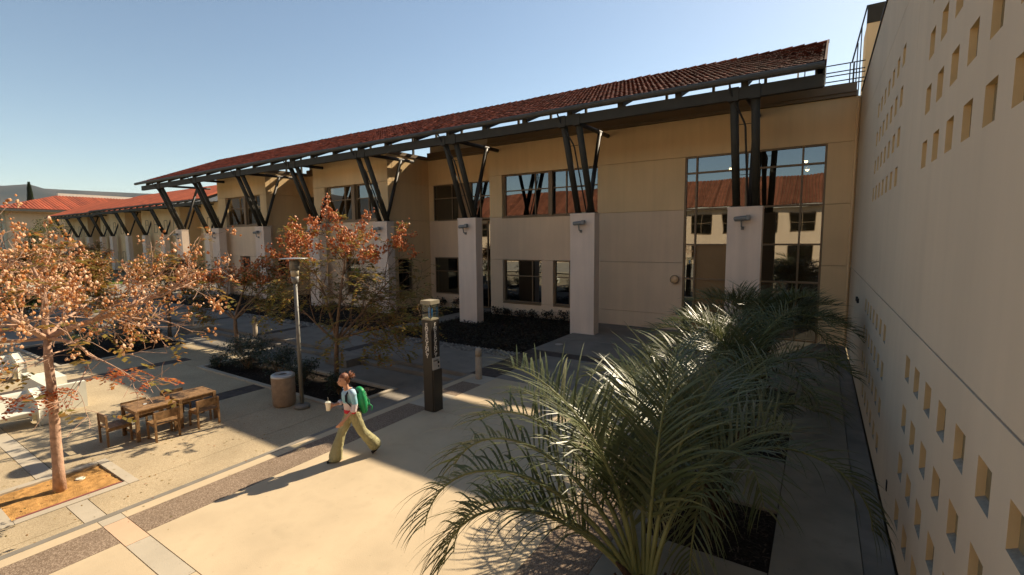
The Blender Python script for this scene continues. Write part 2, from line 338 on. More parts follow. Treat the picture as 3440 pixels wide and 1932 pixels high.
# planter curbs and soil
def planter(name, label, x0, x1, y0, y1, w, m, top, soilm, soilz):
    t = thing(name, label, 'planter', ((x0+x1)/2, (y0+y1)/2, LZ))
    for a in ((x0,x1,y0,y0+w), (x0,x1,y1-w,y1), (x0,x0+w,y0+w,y1-w), (x1-w,x1,y0+w,y1-w)):
        b = MB(); b.box(a[0]+.003, a[1]-.003, a[2]+.003, a[3]-.003, LZ-.2, LZ+top); b.build('curb', M[m], t)
    b = MB(); nx, ny = 14, 14; r_ = random.Random(3)
    P = [(x0+w+(x1-x0-2*w)*i/nx, y0+w+(y1-y0-2*w)*j/ny, LZ+soilz+r_.uniform(-.012,.012)) for j in range(ny+1) for i in range(nx+1)]
    b.add(P, [(j*(nx+1)+i, j*(nx+1)+i+1, (j+1)*(nx+1)+i+1, (j+1)*(nx+1)+i) for j in range(ny) for i in range(nx)])
    b.build('soil', M[soilm], t, True); return t
p1 = planter('tree_planter', 'square flush planter of orange granite fines round the pale pink trunk', -13.44, -11.73, 1.5, 3.35, .17, 'conc2', .012, 'dg', -.02)
b = MB(); b.box(-11.945,-11.905,1.72,3.14,LZ-.05,LZ+.02); b.build('timber_edge', mat('red_timber', (.22,.07,.06), .8), p1)
b = MB(); b.lathe((-12.82,2.77,LZ-.02), [(.001,.0),(.075,.0),(.07,.022),(.001,.03)], 14); tag(b.build('drain_cap', M['white']), 'small round white drain cap on the orange planter fill', 'drain cap')
planter('shrub_planter', 'long dark mulched planter of shrubs behind the round litter bin', -19.75, -11.6, 7.83, 9.85, .15, 'conc2', .05, 'soil', -.03)
planter('shrub_planter', 'long dark shrub bed with a low curb beyond the wooden tables', -30.2, -24.27, 5.15, 9.75, .12, 'conc2', .05, 'soil', -.03)
b = MB(); b.lathe((-9.67,16.76,0), [(.001,.004),(.16,.004),(.16,.016),(.13,.02),(.001,.02)], 20); tag(b.build('ground_light', M['metall']), 'round steel uplight cover set in the paving near the pillar', 'ground light')
# lawn and far walks on the left
struct(slab(None, 'lawn', -62, -48, -9, 11.6, M['lawn'], z=-.1)); struct(slab(None, 'far_walk', -120, -62.1, 5, 17, M['conc2'], z=-.05)); struct(slab(None, 'lawn', -140, -62.1, 17.1, 21, M['lawn'], z=-.1)); struct(slab(None, 'lawn', -140, -70.1, -12, 4.9, M['lawn'], z=-.1))
struct(slab(None, 'rear_pavement', -70, 12, -31.5, -9.05, M['conc2'], z=-.02))

# ------------------------------------------------------------------ hills
mb = MB(); na = 240; rr = random.Random(11)
ph = [(rr.uniform(0,6.28), f, a) for f, a in ((3,.22),(7,.16),(13,.10),(29,.05),(61,.03),(97,.015))]
prof = [(3600,0),(3900,.18),(4200,.40),(4500,.52),(4900,.78),(5300,.93),(5600,1.0),(6200,.75),(7500,.3)]
rows = []
for i, (r_, hf) in enumerate(prof):
    for k in range(na):
        a = 2*pi*k/na; s = sum(A*sin(f*a+p+i*.35*(f > 9)) for p, f, A in ph)
        adeg = math.degrees(a)
        base = 468 if hf == 1 else 455
        H = base*(1+.16*s*(1 if not 150 < adeg < 178 else .35))
        sp = .09*sin(37*a+i*1.3)+.07*sin(83*a-i*2.1)
        rows.append((r_*cos(a), r_*sin(a), -2+H*hf*(1+(sp if 0 < hf < 1 else 0))))
m_ = len(prof)
mb.add(rows, [(i*na+k, (i+1)*na+k, (i+1)*na+(k+1) % na, i*na+(k+1) % na) for i in range(m_-1) for k in range(na)])
struct(mb.build('hills', M['hill'], None, True))

# ------------------------------------------------------------------ haze
b = MB(); b.box(-8200, 8200, -8200, 8200, -3.5, 640); hz = b.build('haze', None); stuff(hz)
hm = bpy.data.materials.new('air_haze'); hm.use_nodes = True; hn = hm.node_tree
hn.nodes.remove(hn.nodes['Principled BSDF']); pv = hn.nodes.new('ShaderNodeVolumePrincipled'); pv.inputs['Density'].default_value = 3.3e-5; pv.inputs['Color'].default_value = (.66,.82,1.0,1); pv.inputs['Anisotropy'].default_value = .0
hn.links.new(pv.outputs[0], hn.nodes['Material Output'].inputs['Volume']); hz.data.materials.append(hm)

# ------------------------------------------------------------------ wall with square niches (right)
WR = thing('niche_wall_building', 'tall beige stucco wall on the right with rows of square niches', 'building', (0,10,0))
WT = 9.5; XB = 7.0
nys = [round(10.26+.692*k, 3) for k in range(7)]; nyn = [round(3.52+.683*k, 3) for k in range(-4, 7)]
S = .32
zrow_u = [7.05, 6.385, 5.73, 5.075]; zrow_u2 = [8.35]
zrow_l = [2.37, 1.71, 1.05, .385]
niches = [(y, z) for z in zrow_u for y in nys] + [(y, z) for z in zrow_l for y in nys] + [(y, z) for z in zrow_u for y in nyn] + [(y, z) for z in zrow_l for y in nyn]
niches = [(y, z) for y, z in niches if not (y > 14.2 and z in (.385,))]
def holed(par, name, m, y0, y1, z0, z1, holes, th=.2, x=0.0):
    ya = sorted({y0, y1} | {h[0] for h in holes} | {h[1] for h in holes}); za = sorted({z0, z1} | {h[2] for h in holes} | {h[3] for h in holes})
    b = MB(); idx = {}
    def vi(y, z):
        if (y, z) not in idx: idx[(y, z)] = len(b.v); b.v.append((x, y, z))
        return idx[(y, z)]
    for i in range(len(ya)-1):
        for j in range(len(za)-1):
            cy, cz = (ya[i]+ya[i+1])/2, (za[j]+za[j+1])/2
            if any(h[0] < cy < h[1] and h[2] < cz < h[3] for h in holes): continue
            b.f.append((vi(ya[i],za[j]), vi(ya[i],za[j+1]), vi(ya[i+1],za[j+1]), vi(ya[i+1],za[j])))
    for a in ((y0,z0,y1,z0), (y1,z0,y1,z1), (y1,z1,y0,z1), (y0,z1,y0,z0)):       # returns at the joints
        b.add([(x,a[0],a[1]),(x,a[2],a[3]),(x+th,a[2],a[3]),(x+th,a[0],a[1])], [(0,1,2,3)])
    return b.build(name, m, par)
JY, JZ1, JZ2 = 9.02, 3.06, 8.02
for y0, y1 in ((-9, JY), (JY, 22.4)):
    for z0, z1 in ((0, JZ1), (JZ1, JZ2), (JZ2, WT)):
        hs = [(y, y+S, z, z+S) for y, z in niches if y0 < y < y1 and z0 < z < z1]
        g = .004 if z0 != JZ1 and z1 != JZ1 else .004
        holed(WR, 'wall_panel', M['wallr'], y0+.004, y1-.004, z0+(.016 if z0 == JZ1 else .004), z1-(.006 if z1 in (JZ1, JZ2) else 0), hs)
b = MB(); b.box(.203, XB, -9, 22.4, -.2, WT-.02)
b.build('wall_core', M['wallr'], WR)
# openings are pockets pushed through the panel only: each niche is a five-sided box of its own
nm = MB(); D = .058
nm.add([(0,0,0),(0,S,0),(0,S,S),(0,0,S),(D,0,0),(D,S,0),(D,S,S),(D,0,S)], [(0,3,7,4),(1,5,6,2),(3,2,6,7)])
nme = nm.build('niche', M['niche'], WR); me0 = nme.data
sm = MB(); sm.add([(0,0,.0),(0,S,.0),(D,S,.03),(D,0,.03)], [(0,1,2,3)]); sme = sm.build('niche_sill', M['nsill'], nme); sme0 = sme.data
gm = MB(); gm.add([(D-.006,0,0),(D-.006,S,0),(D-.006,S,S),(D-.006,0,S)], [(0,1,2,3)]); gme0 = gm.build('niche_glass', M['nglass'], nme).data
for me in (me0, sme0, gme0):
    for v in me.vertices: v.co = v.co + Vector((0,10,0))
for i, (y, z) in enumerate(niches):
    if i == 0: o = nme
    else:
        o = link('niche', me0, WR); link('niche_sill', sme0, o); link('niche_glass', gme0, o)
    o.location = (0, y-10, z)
b = MB(); b.box(-.03, .45, -9, 22.1, WT, WT+.05); b.build('coping', M['steel'], WR)
b = MB(); b.tube([(-.09,22.08,0.0),(-.09,22.08,9.3)], .045, 8); b.build('downpipe', M['stucco'], WR)
b = MB(); b.box(-.012,0,8.77,8.84,.40,.56); b.build('outlet_cover', M['black'], WR)
b = MB()
for dy in (0,.45): b.box(-.05,0,16.9+dy,17.15+dy,2.30,2.42)
b.build('wall_vent', M['black'], WR)
# stair tower and roof railing above the corner
T = thing('stair_tower', 'bronze framed glass stair tower rising above the beige wall', 'tower', (1.5,26,9.0))
b = MB(); b.box(.2,.75,26,26.3,9,13.2); b.build('corner_post', M['stucco'], T)
b = MB(); b.box(.2,4,25.98,26.3,13.2,13.95); b.build('roof_edge', M['steel'], T)
b = MB(); b.box(.75,4,26.1,26.14,9,13.2); b.build('pane', M['glass'], T)
b = MB(); b.box(.75,.85,26.0,26.09,9,13.2); b.box(.85,4,26.0,26.09,13.05,13.19); b.build('window_frame', M['frame'], T)
b = MB(); b.box(.3,4,26.4,30,9,13.9); b.build('wall', M['stucco'], T)
rl = thing('roof_railing', 'thin steel railing on the roof beside the stair tower', 'railing', (-.6,24,9.9))
for z in (10.35,10.5,10.72,10.86,11.14):
    b = MB(); b.tube([(-6.0,24,z),(.14,24,z)], .022, 6); b.build('rail', M['steel'], rl)
for x in (-3.6,-1.9,-.35,-.22):
    b = MB(); b.bar((x,24,9.85),(x,24,11.14),.04,.04); b.build('post', M['steel'], rl)
for k in range(3):
    b = MB(); b.tube([(-.24+.12*k,24+.5*k,9.9),(-.24+.12*k,24+.5*k,11.1+.9*k)], .02, 6); b.build('post', M['steel'], rl)
b = MB(); b.tube([(-.3,23.9,11.1),(.18,25.9,13.9)], .03, 6); b.build('sloping_rail', M['steel'], rl)

# ------------------------------------------------------------------ long building
GR = dict(gy=17.75, gz=9.5, ry=24.6, rz=12.32)
def window(par, ax, p, a, zs, bar=.06, dep=.06, pane='glass', opaque=()):
    """ax 'y': the window lies in a plane y = p and spans x; ax 'x': in a plane x = p and spans y"""
    f = MB()
    def bx(u0, u1, z0, z1, d0, d1):
        if ax == 'y': f.box(u0, u1, p-d1, p-d0, z0, z1)
        else: f.box(p+d0, p+d1, u0, u1, z0, z1)
    for i, u in enumerate(a):
        w = bar if i in (0, len(a)-1) else bar*.85
        bx(u-w/2, u+w/2, zs[0], zs[-1], 0, dep)
    for j, z in enumerate(zs):
        for i in range(len(a)-1): bx(a[i]+bar*.5, a[i+1]-bar*.5, z-bar*.45, z+bar*.45, .004, dep-.004)
    w = f.build('window', M['frame'], par)
    for i in range(len(a)-1):
        for j in range(len(zs)-1):
            q_ = MB(); u0, u1, z0, z1 = a[i]+bar*.4, a[i+1]-bar*.4, zs[j]+bar*.4, zs[j+1]-bar*.4
            op = (i, j) in opaque; d = -.012 if not op else .0
            if ax == 'y': q_.add([(u0,p+.02+d,z0),(u1,p+.02+d,z0),(u1,p+.02+d,z1),(u0,p+.02+d,z1)], [(0,1,2,3)])
            else: q_.add([(p-.02-d,u0,z0),(p-.02-d,u1,z0),(p-.02-d,u1,z1),(p-.02-d,u0,z1)], [(0,1,2,3)])
            q_.build('spandrel' if op else 'pane', M['spand'] if op else M[pane], w)
    return w
BA = thing('long_building', 'long cream two storey building with red tiled canopy roof on slanting struts', 'building', (-25,20,0))
def wp(x0, x1, z0, z1, y, m='stucco', th=.38, gl=.0, gr=.0):
    b = MB(); b.box(x0+.006, x1-.006, y, y+th, z0+.007, z1-.007); return b.build('wall_panel', M[m], BA)
Y0, YR, YB = 22.2, 23.7, 20.15
# bay with the tall window and the corner
wp(-16.9, 0, 7.78, 9.4, Y0)
wp(-16.9, -16.05, 5.47, 7.78, Y0); wp(-10.35, -6.21, 5.47, 7.78, Y0); wp(-.96, 0, 5.47, 7.78, Y0)
wp(-16.9, -10.35, 3.1, 5.47, Y0, 'stuccol'); wp(-10.35, -6.21, 3.1, 5.47, Y0, 'stuccol'); wp(-.96, 0, 3.1, 5.47, Y0)
wp(-16.9, -16.05, .71, 3.1, Y0, 'stuccol'); wp(-13.55, -12.84, .71, 3.1, Y0, 'stuccol'); wp(-10.35, -6.21, .71, 3.1, Y0, 'stuccol'); wp(-.96, 0, .71, 3.1, Y0)
wp(-16.9, -6.21, -.2, .71, Y0, 'stuccol'); wp(-.96, 0, -.2, .71, Y0)
GY = .22
window(BA, 'y', Y0+GY, [-15.95,-14.0,-13.12], [5.52,6.9,7.74]); window(BA, 'y', Y0+GY, [-12.93,-12.15,-10.4], [5.52,6.9,7.74])
b = MB(); b.box(-13.13,-12.9,Y0+.02,Y0+.36,5.48,7.77); b.build('window_pier', M['frame'], BA)
window(BA, 'y', Y0+GY, [-16.0,-14.2,-13.6], [.76,2.2,3.06]); window(BA, 'y', Y0+GY, [-12.79,-11.95,-10.4], [.76,2.2,3.06])
for x0, x1, z in ((-16.04,-10.36,5.40), (-16.04,-13.56,.64), (-12.83,-10.4,.64)):
    b = MB(); b.box(x0, x1, Y0-.03, Y0+.2, z, z+.075); b.build('sill', M['frame'], BA)
window(BA, 'y', Y0+GY*.5, [-6.18,-5.72,-3.74,-1.75,-.99], [0.02,2.39,3.92,5.48,7.06,7.75], bar=.08, dep=.08, opaque=((1,1),(1,0)))
# recess between the bays
XR = -22.9
wp(XR, -16.9, 7.78, 9.4, YR); wp(XR, -22.5, 5.47, 7.78, YR); wp(XR, -19.5, 3.1, 5.47, YR, 'stuccol'); wp(XR, -22.5, .71, 3.1, YR, 'stuccol'); wp(XR, -19.4, -.2, .71, YR, 'stuccol')
window(BA, 'y', YR+.1, [-22.5,-20.96,-20.43], [5.52,6.9,7.74]); window(BA, 'y', YR+.1, [-19.4,-18.7,-17.0], [5.52,6.9,7.74])
b = MB(); b.box(-20.40,-19.43,YR+.02,YR+.36,5.47,7.78); b.build('window_pier', M['frame'], BA)
window(BA, 'y', YR+.1, [-22.5,-20.6,-19.5], [.76,2.2,3.06]); window(BA, 'y', YR+.1, [-19.38,-18.2,-16.95], [0.02,2.3,3.7,5.40])
b = MB(); b.box(-16.9,-16.54,Y0+.39,YR,-.2,9.4); b.build('return_wall', M['stucco'], BA)
# projecting bays
def bay(xl, xr, side_door):
    for a in ((xl,xr,7.78,9.4,'stucco'), (xl,xl+1.2,5.47,7.78,'stucco'), (xr-.85,xr,5.47,7.78,'stucco'), (xl,xr,3.1,5.47,'stuccol'), (xl,xl+2.9,.71,3.1,'stuccol'), (xl+4.4,xr,.71,3.1,'stuccol'), (xl,xr,-.2,.71,'stuccol')):
        wp(*a[:4], YB, a[4])
    window(BA, 'y', YB+.25, [xl+1.26,xl+3.0,xl+3.85], [5.6,6.9,7.74]); window(BA, 'y', YB+.25, [xl+4.15,xl+5.3,xr-.9], [5.6,6.9,7.74])
    b = MB(); b.box(xl+3.84,xl+4.14,YB+.03,YB+.36,5.48,7.77); b.build('window_pier', M['frame'], BA)
    b = MB(); b.box(xl+1.22,xr-.87,YB-.03,YB+.2,5.42,5.56); b.build('sill', M['frame'], BA)
    window(BA, 'y', YB+.25, [xl+2.94,xl+4.36], [.76,2.2,3.06])
    for z0, z1, m in ((7.78,9.4,'stucco'), (5.47,7.78,'stucco'), (3.1,5.47,'stucco'), (-.2,.71,'stucco')):
        b = MB(); b.box(xr-.36, xr, YB+.387, YR+.4, z0+.007, z1-.007); b.build('wall_panel', M[m], BA)
    for ya, yb in ((YB+.387,20.8),(22.1,YR+.4)):
        b = MB(); b.box(xr-.36,xr,ya,yb,.717,3.093); b.build('wall_panel', M['stucco'], BA)
    window(BA, 'x', xr-.2, [20.83,22.07], [.74,2.2,3.06])
    b = MB(); b.box(xl, xl+.36, YB+.387, YR+3, -.2, 9.4); b.build('return_wall', M['stucco'], BA)
    b = MB(); b.box(xl-.04, xr+.04, YB-.06, YB+.3, 9.41, 9.62); b.build('coping', M['band'], BA)
    b = MB(); b.box(xr-.3, xr+.04, YB+.303, YR, 9.41, 9.62); b.build('coping', M['band'], BA)
bay(-30.15, -22.9, True); bay(-43.1, -35.95, True)
wp(-35.94, -30.16, 7.78, 9.4, YR); wp(-35.94, -30.16, 3.1, 5.47, YR); wp(-35.94, -30.16, -.2, .71, YR)
window(BA, 'y', YR+.1, [-35.9,-34.2,-32.4,-30.2], [5.5,6.9,7.75]); window(BA, 'y', YR+.1, [-35.9,-34.2,-32.4,-30.2], [.76,2.2,3.06])
# fascia, roof slab, dim rooms behind the glass
for x0, x1, y in ((-16.9, -.16, Y0), (-22.86, -16.94, YR), (-35.9, -30.2, YR)):
    b = MB(); b.box(x0, x1, y-.13, y+.3, 9.41, 9.86); b.build('fascia', M['band'], BA)
    b = MB(); b.box(x0, x1, y-.20, y-.133, 9.53, 9.60); b.build('fascia_trim', M['band'], BA)
b = MB(); b.box(-16.5,-.1,Y0+.31,34,9.41,9.7); b.box(-43,-16.51,YR+.41,34,9.41,9.7); b.build('flat_roof', M['conc2'], BA)
b = MB(); b.box(-43,.0,33.6,34,-.2,9.4); b.build('rear_wall', M['stucco'], BA)
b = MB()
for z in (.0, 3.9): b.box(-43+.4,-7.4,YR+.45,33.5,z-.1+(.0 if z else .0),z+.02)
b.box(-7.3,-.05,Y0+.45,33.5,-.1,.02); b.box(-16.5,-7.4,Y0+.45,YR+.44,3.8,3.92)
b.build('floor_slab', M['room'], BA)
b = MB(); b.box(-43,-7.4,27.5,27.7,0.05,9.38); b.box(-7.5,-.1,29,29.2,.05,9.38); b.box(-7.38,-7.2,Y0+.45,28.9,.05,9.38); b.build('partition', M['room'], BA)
b = MB(); b.box(-13,-5,25.5,29,9.7,10.55); o = b.build('rooftop_unit', M['white']); tag(o, 'low pale rooftop unit glimpsed below the red tiled canopy', 'rooftop unit')
b = MB(); b.lathe((-2.2,25.2,9.7), [(.16,0),(.15,.7),(.04,1.3),(.03,1.9)], 10); tag(b.build('roof_vent', M['white']), 'pale conical vent pipe on the flat roof by the railing', 'vent')

PX = [-3.38-6.42*i for i in range(8)]
def canopy(B, xl, xr, px, dx=0, dy=0, dz=0, tiles=True, detail=True):
    gy, gz, ry, rz = GR['gy']+dy, GR['gz']+dz, GR['ry']+dy, GR['rz']+dz
    sl = math.atan2(rz-gz, ry-gy); Ls = math.hypot(rz-gz, ry-gy); e = Vector((0, cos(sl), sin(sl))); nrm = Vector((0,-sin(sl),cos(sl)))
    roof = MB(); P0 = Vector((0,gy,gz))
    roof.obox(Vector(((xl+xr)/2,0,0))+P0+e*(Ls/2)-nrm*.07-e*.15, ((1,0,0), e, nrm), ((xr-xl)/2, Ls/2-.15, .03)); roof = roof.build('roof', M['deck'], B); ul = MB(); ul.obox(Vector(((xl+xr)/2,0,0))+P0+e*(Ls/2-.05)-nrm*.015, ((1,0,0), e, nrm), ((xr-xl)/2-.03, Ls/2-.08, .012)); ul.build('underlay', M['felt'], B)
    g_ = MB(); g_.tube([(xl-.1,gy-.1,gz-.10),(xr+.02,gy-.1,gz-.10)], .105, 10); g_.build('gutter', M['gut'], B)
    if detail:
        x = xl+3
        g_ = MB()
        while x < xr: g_.tube([(x-.03,gy-.1,gz-.10),(x+.03,gy-.1,gz-.10)], .114, 10); x += 3.21
        g_.build('gutter_joint', M['gut'], B)
    b = MB(); b.box(xl+.5, xr, gy+.12, gy+.32, gz-.68, gz-.30); b.build('beam', M['steel'], B)
    b = MB(); b.box(xl+.3, xr-.1, ry-.54, ry-.44, rz-1.20, rz-.90); b.build('purlin', M['steel'], B)
    st_ = px[0]-px[1]; x = px[0]+st_/3; xsr = []
    while x > xl+.3: xsr.append(x); x -= st_/3
    if xr-.3 not in xsr: xsr.append(xr-.12)
    for x in xsr:
        b = MB(); a0 = P0+e*.08-nrm*.22; a1 = P0+e*(Ls-.1)-nrm*.22
        b.obox(Vector((x,0,0))+(a0+a1)/2, ((1,0,0), e, nrm), (.11, (a1-a0).length/2, .12)); b.build('rafter', M['steel'], B)
        b = MB(); b.box(x-.1, x+.1, gy+.14, gy+.30, gz-.30, gz-.16); b.build('bracket', M['steel'], B)
        if detail and x > -43:
            yb = 24.3; b = MB(); b.bar((x,yb,9.7),(x,yb,gz+(yb-gy)*math.tan(sl)-.34), .12, .12); b.build('roof_post', M['steel'], B)
    for i, x in enumerate(px):
        lastp = False
        b = MB(); b.box(x-.575, x+.575, 19.2+dy, 19.75+dy, -.15, 5.26); b.build('pillar', M['pillar'], B)
        b = MB(); b.box(x-.59, x+.59, 19.185+dy, 19.765+dy, 5.262, 5.34); b.build('pillar_cap', M['pillar'], B)
        for s in (-.325, .325):
            b = MB(); b.tube([(x+s,19.52+dy,5.3),(x+s,gy+.22,gz-.32)], .135, 12); b.build('strut', M['steel'], B, True)
            b = MB(); b.box(x+s-.16, x+s+.16, gy+.09, gy+.36, gz-.72, gz-.28); b.build('strut_head', M['steel'], B)
            b = MB(); b.box(x+s-.2, x+s+.2, 19.32+dy, 19.7+dy, 5.34, 5.37); b.build('base_plate', M['steel'], B)
        yw = 22.0+dy if not (detail and abs(x+22.6) < .3) else 22.0+dy
        b = MB(); b.tube([(x+.02,gy+.3,gz-.46),(x+.02,yw+.05,gz-.40)], .095, 10); b.build('tie_tube', M['dsteel'], B, True)
        b = MB(); b.tube([(x+.12,19.6+dy,5.32),(x+.05,20.95+dy,gz-.46)], .10, 10); b.build('back_strut', M['dsteel'], B, True)
        if detail:
            b = MB(); b.tube([(x-.42,gy-.1,gz-.2),(x-.40,gy+.05,gz-.45),(x-.02,gy+.55,gz-1.35),(x+.02,gy+.60,gz-1.5),(x+.05,19.55,5.35)], .035, 6); b.build('downpipe', M['dsteel'], B)
            for t_ in (.3, .72):
                yq = 19.52+(gy+.22-19.52)*t_; zq = 5.3+(gz-.32-5.3)*t_
                b = MB(); b.tube([(x-.3,yq,zq),(x+.3,yq,zq)], .012, 6); b.build('cross_rod', M['dsteel'], B)
    return roof, P0, e, nrm, Ls
roofA, P0, e_, n_, Ls = canopy(BA, -52.0, -1.18, PX)
# barrel tiles on the near roof: the 300 nearest are parts, the rest one stuff part
def tile_verts(w, l, h, seg=5, th=.012):
    V = []
    for s_, k_ in ((0, 1.0), (l, .86)):
        for i in range(seg+1):
            a = pi*i/seg; V.append((-cos(a)*w/2*k_, s_, sin(a)*h*k_+(0.03 if s_ == 0 else 0)))
    F = [(i, i+1, seg+2+i, seg+1+i) for i in range(seg)]
    F.append(tuple(range(seg+1)))
    return V, F
TV, TF = tile_verts(.19, .36, .013)
tme = bpy.data.meshes.new('tile'); tme.from_pydata([(v[0], v[1], v[2]) for v in TV], [], TF); tme.materials.append(M['tile'])
TV2, TF2 = tile_verts(.25, .5, .11)
ridge_me = bpy.data.meshes.new('ridge_tile'); ridge_me.from_pydata([tuple(v) for v in TV2], [], TF2); ridge_me.materials.append(M['tile'])
rr = random.Random(2); pos = []
PW, PL = .192, .285
nrow = int(Ls/PL)+1
for r_ in range(nrow):
    x = -1.18-.1-(PW/2 if r_ % 2 else 0)
    while x > -52.0:
        pos.append((x+rr.uniform(-.008,.008), r_*PL-.06+rr.uniform(-.014,.014), rr.uniform(-.012,.014), rr.uniform(-.035,.035), rr.uniform(-.03,.03))); x -= PW
def tmatrix(p):
    o = Vector((p[0],0,0))+P0+e_*p[1]+n_*(p[2]+.0)
    m = Matrix(((1,0,0),(0,e_.y,n_.y),(0,e_.z,n_.z))) @ Matrix.Rotation(p[3],3,'Z') @ Matrix.Rotation(p[4],3,'Y')
    return o, m
pos.sort(key=lambda p: (Vector((p[0],0,0))+P0+e_*p[1]-Vector(CAMP)).length)
ro = wloc(roofA)
rest = MB()
for i, p in enumerate(pos):
    o, m = tmatrix(p)
    if i < 296:
        t = link('tile', tme, roofA); t.matrix_local = Matrix.Translation(o-ro) @ m.to_4x4()
    else: rest.add([tuple(o+m@Vector(v)) for v in TV], TF)
stuff(rest.build('tiles', M['tile'], roofA))
ridge = MB(); x = -1.1; top = P0+e_*(Ls-.04)-n_*.055
while x > -52:
    m = Matrix(((0,-1,0),(1,0,0),(0,0,1))); jz = rr.uniform(-.01,.015)
    ridge.add([tuple(Vector((x,top.y,top.z+jz))+m@Vector(v)) for v in TV2], TF2); x -= .44
stuff(ridge.build('ridge_tiles', M['tile'], roofA))
b = MB(); b.obox(Vector((-1.15,0,0))+P0+e_*(Ls/2)-n_*.02, ((1,0,0), e_, n_), (.03, Ls/2, .09)); b.build('verge_board', M['felt'], BA)
b = MB(); b.tube([(-1.13,17.66,9.3),(-1.13,17.665,9.0),(-1.135,17.67,8.8)], .016, 6); b.build('rain_chain', M['white'], BA)

b = MB(); b.box(-22.85,-16.95,23.86,23.95,9.865,10.48); b.build('sun_blocking_panel', M['conc2'], BA)  # panel added above the recess to block sun from its side wall
b = MB(); b.box(-35.9,-30.2,23.86,23.95,9.865,10.48); b.build('sun_blocking_panel', M['conc2'], BA)  # same added sun blocker over the farther recess
# floodlights on the pillars, round wall lamp, pendants
def floodlight(x, y, label):
    t = thing('floodlight', label, 'floodlight', (x, y, 4.55), 'floodlights on the pillars')
    b = MB(); b.box(x-.05,x+.05,y-.05,y-.002,4.50,4.62); b.build('bracket', M['flood'], t)
    b = MB(); b.tube([(x,y-.05,4.56),(x-.02,y-.16,4.60),(x-.03,y-.2,4.82)], .028, 8); b.build('arm', M['flood'], t)
    b = MB(); b.tube([(x-.27,y-.23,4.88),(x-.24,y-.23,4.89),(x+.24,y-.2,4.93),(x+.26,y-.2,4.93)], [.06,.09,.09,.085], 10); b.box(x+.14,x+.25,y-.30,y-.12,4.86,5.03); b.build('housing', M['flood'], t)
    return t
fl_lab = ['grey floodlight on the pillar before the tall window', 'grey floodlight on the second pillar, left of the tall window', 'grey floodlight on the pillar behind the emergency post',
 'grey floodlight on the pillar behind the tallest rust podded tree', 'grey floodlight on the pillar behind the square lamp post', 'grey floodlight below the nearest far bay windows', 'grey floodlight left of the far bay windows', 'grey floodlight on the last pillar under the roof end']
for i, x in enumerate(PX): floodlight(x-.05, 19.2, fl_lab[i])
w = thing('wall_lamp', 'round frosted lamp on the facade above the palms', 'lamp', (-6.52,22.2,2.35))
b = MB(); b.tube([(-6.52,22.198,2.35),(-6.52,22.10,2.35)], [.07,.07], 12); b.build('bracket', M['metall'], w)
b = MB(); b.tube([(-6.52,22.10,2.35),(-6.52,22.03,2.35)], [.2,.2], 24); b.build('rim', M['frame'], w)
b = MB(); b.ell((-6.52,22.03,2.35), (.17,.06,.17), 20, 10); b.build('diffuser', mat('amber_frosted_glass', (.62,.40,.2), .35, .1, 4, 0, 1, .5), w, True)
em = bpy.data.materials.new('lit_lamp'); em.use_nodes = True; em.node_tree.nodes['Principled BSDF'].inputs['Emission Color'].default_value = (1,.72,.35,1); em.node_tree.nodes['Principled BSDF'].inputs['Emission Strength'].default_value = 26
for (x, z), lb in zip(((-4.77,7.5),(-1.72,7.55),(-1.66,7.18)), ('lit pendant lamp seen through the tall window left of the struts', 'upper lit pendant lamp behind the right edge of the tall window', 'lower lit pendant lamp behind the right edge of the tall window')):
    t = thing('pendant_lamp', lb, 'lamp', (x,25,z), 'pendant lamps behind the tall window')
    b = MB(); b.tube([(x,25,z+.12),(x,25,9.38)], .008, 5); b.build('cord', M['black'], t)
    b = MB(); b.lathe((x,25,z), [(.06,.12),(.15,.02),(.14,.0)], 12); b.build('shade', M['metall'], t)
    b = MB(); b.ell((x,25,z-.02), (.07,.07,.06), 10, 6); b.build('bulb', em, t)
# ------------------------------------------------------------------ far buildings on the left
def strip_roof(par, xl, xr, P0, e, nrm, Ls, m):
    b = MB(); x = xl; w = .42
    while x < xr:
        V = []
        for s_ in (-.06, Ls):
            for k in range(5): a = pi*k/4; V.append(tuple(Vector((x+w/2-cos(a)*.19,0,0))+P0+e*s_+nrm*(sin(a)*.12)))
        b.add(V, [(k, k+1, 6+k, 5+k) for k in range(4)]+[(0,1,2,3,4)]); x += w
    return stuff(b.build('tiles', m, par))
def far_block(label, x_r, n, dy):
    B = thing('far_building', label, 'building', (x_r-n*3, 22+dy, 0))
    px = [x_r-2.2-6.42*i for i in range(n)]; xl = px[-1]-3.2
    rf, P, e, nn, L_ = canopy(B, xl, x_r, px, 0, dy, 0, False, False)
    strip_roof(rf, xl, x_r, P, e, nn, L_, M['tilef'])
    b = MB(); y = 20.3+dy
    for i in range(n):
        x1 = px[i]+3.1; x0 = px[i]-3.3
        yy_ = y if i % 3 != 1 else y+2.6
        w_ = MB(); w_.box(x0+.01, x1-.01, yy_, yy_+8, -.3, 9.3); w_.build('wall', M['stucco'], B)
        for xa in (px[i]-1.9, px[i]+1.1):
            window(B, 'y', yy_-.003, [xa,xa+.95], [5.7,6.9,7.6] if i % 2 else [5.5,7.4], bar=.1, dep=.03)
            window(B, 'y', yy_-.003, [xa,xa+.95], [1.0,2.8], bar=.1, dep=.03)
    b.box(xl+.2, x_r-.5, y+.4, y+9, 9.31, 9.5); b.build('flat_roof', M['conc2'], B)
    return B
far_block('far cream building with red roof and slanting struts beyond the roof end', -64.5, 6, 10.6)
far_block('most distant cream building with slanting struts, beside the hipped roof', -104.5, 4, 11.6)
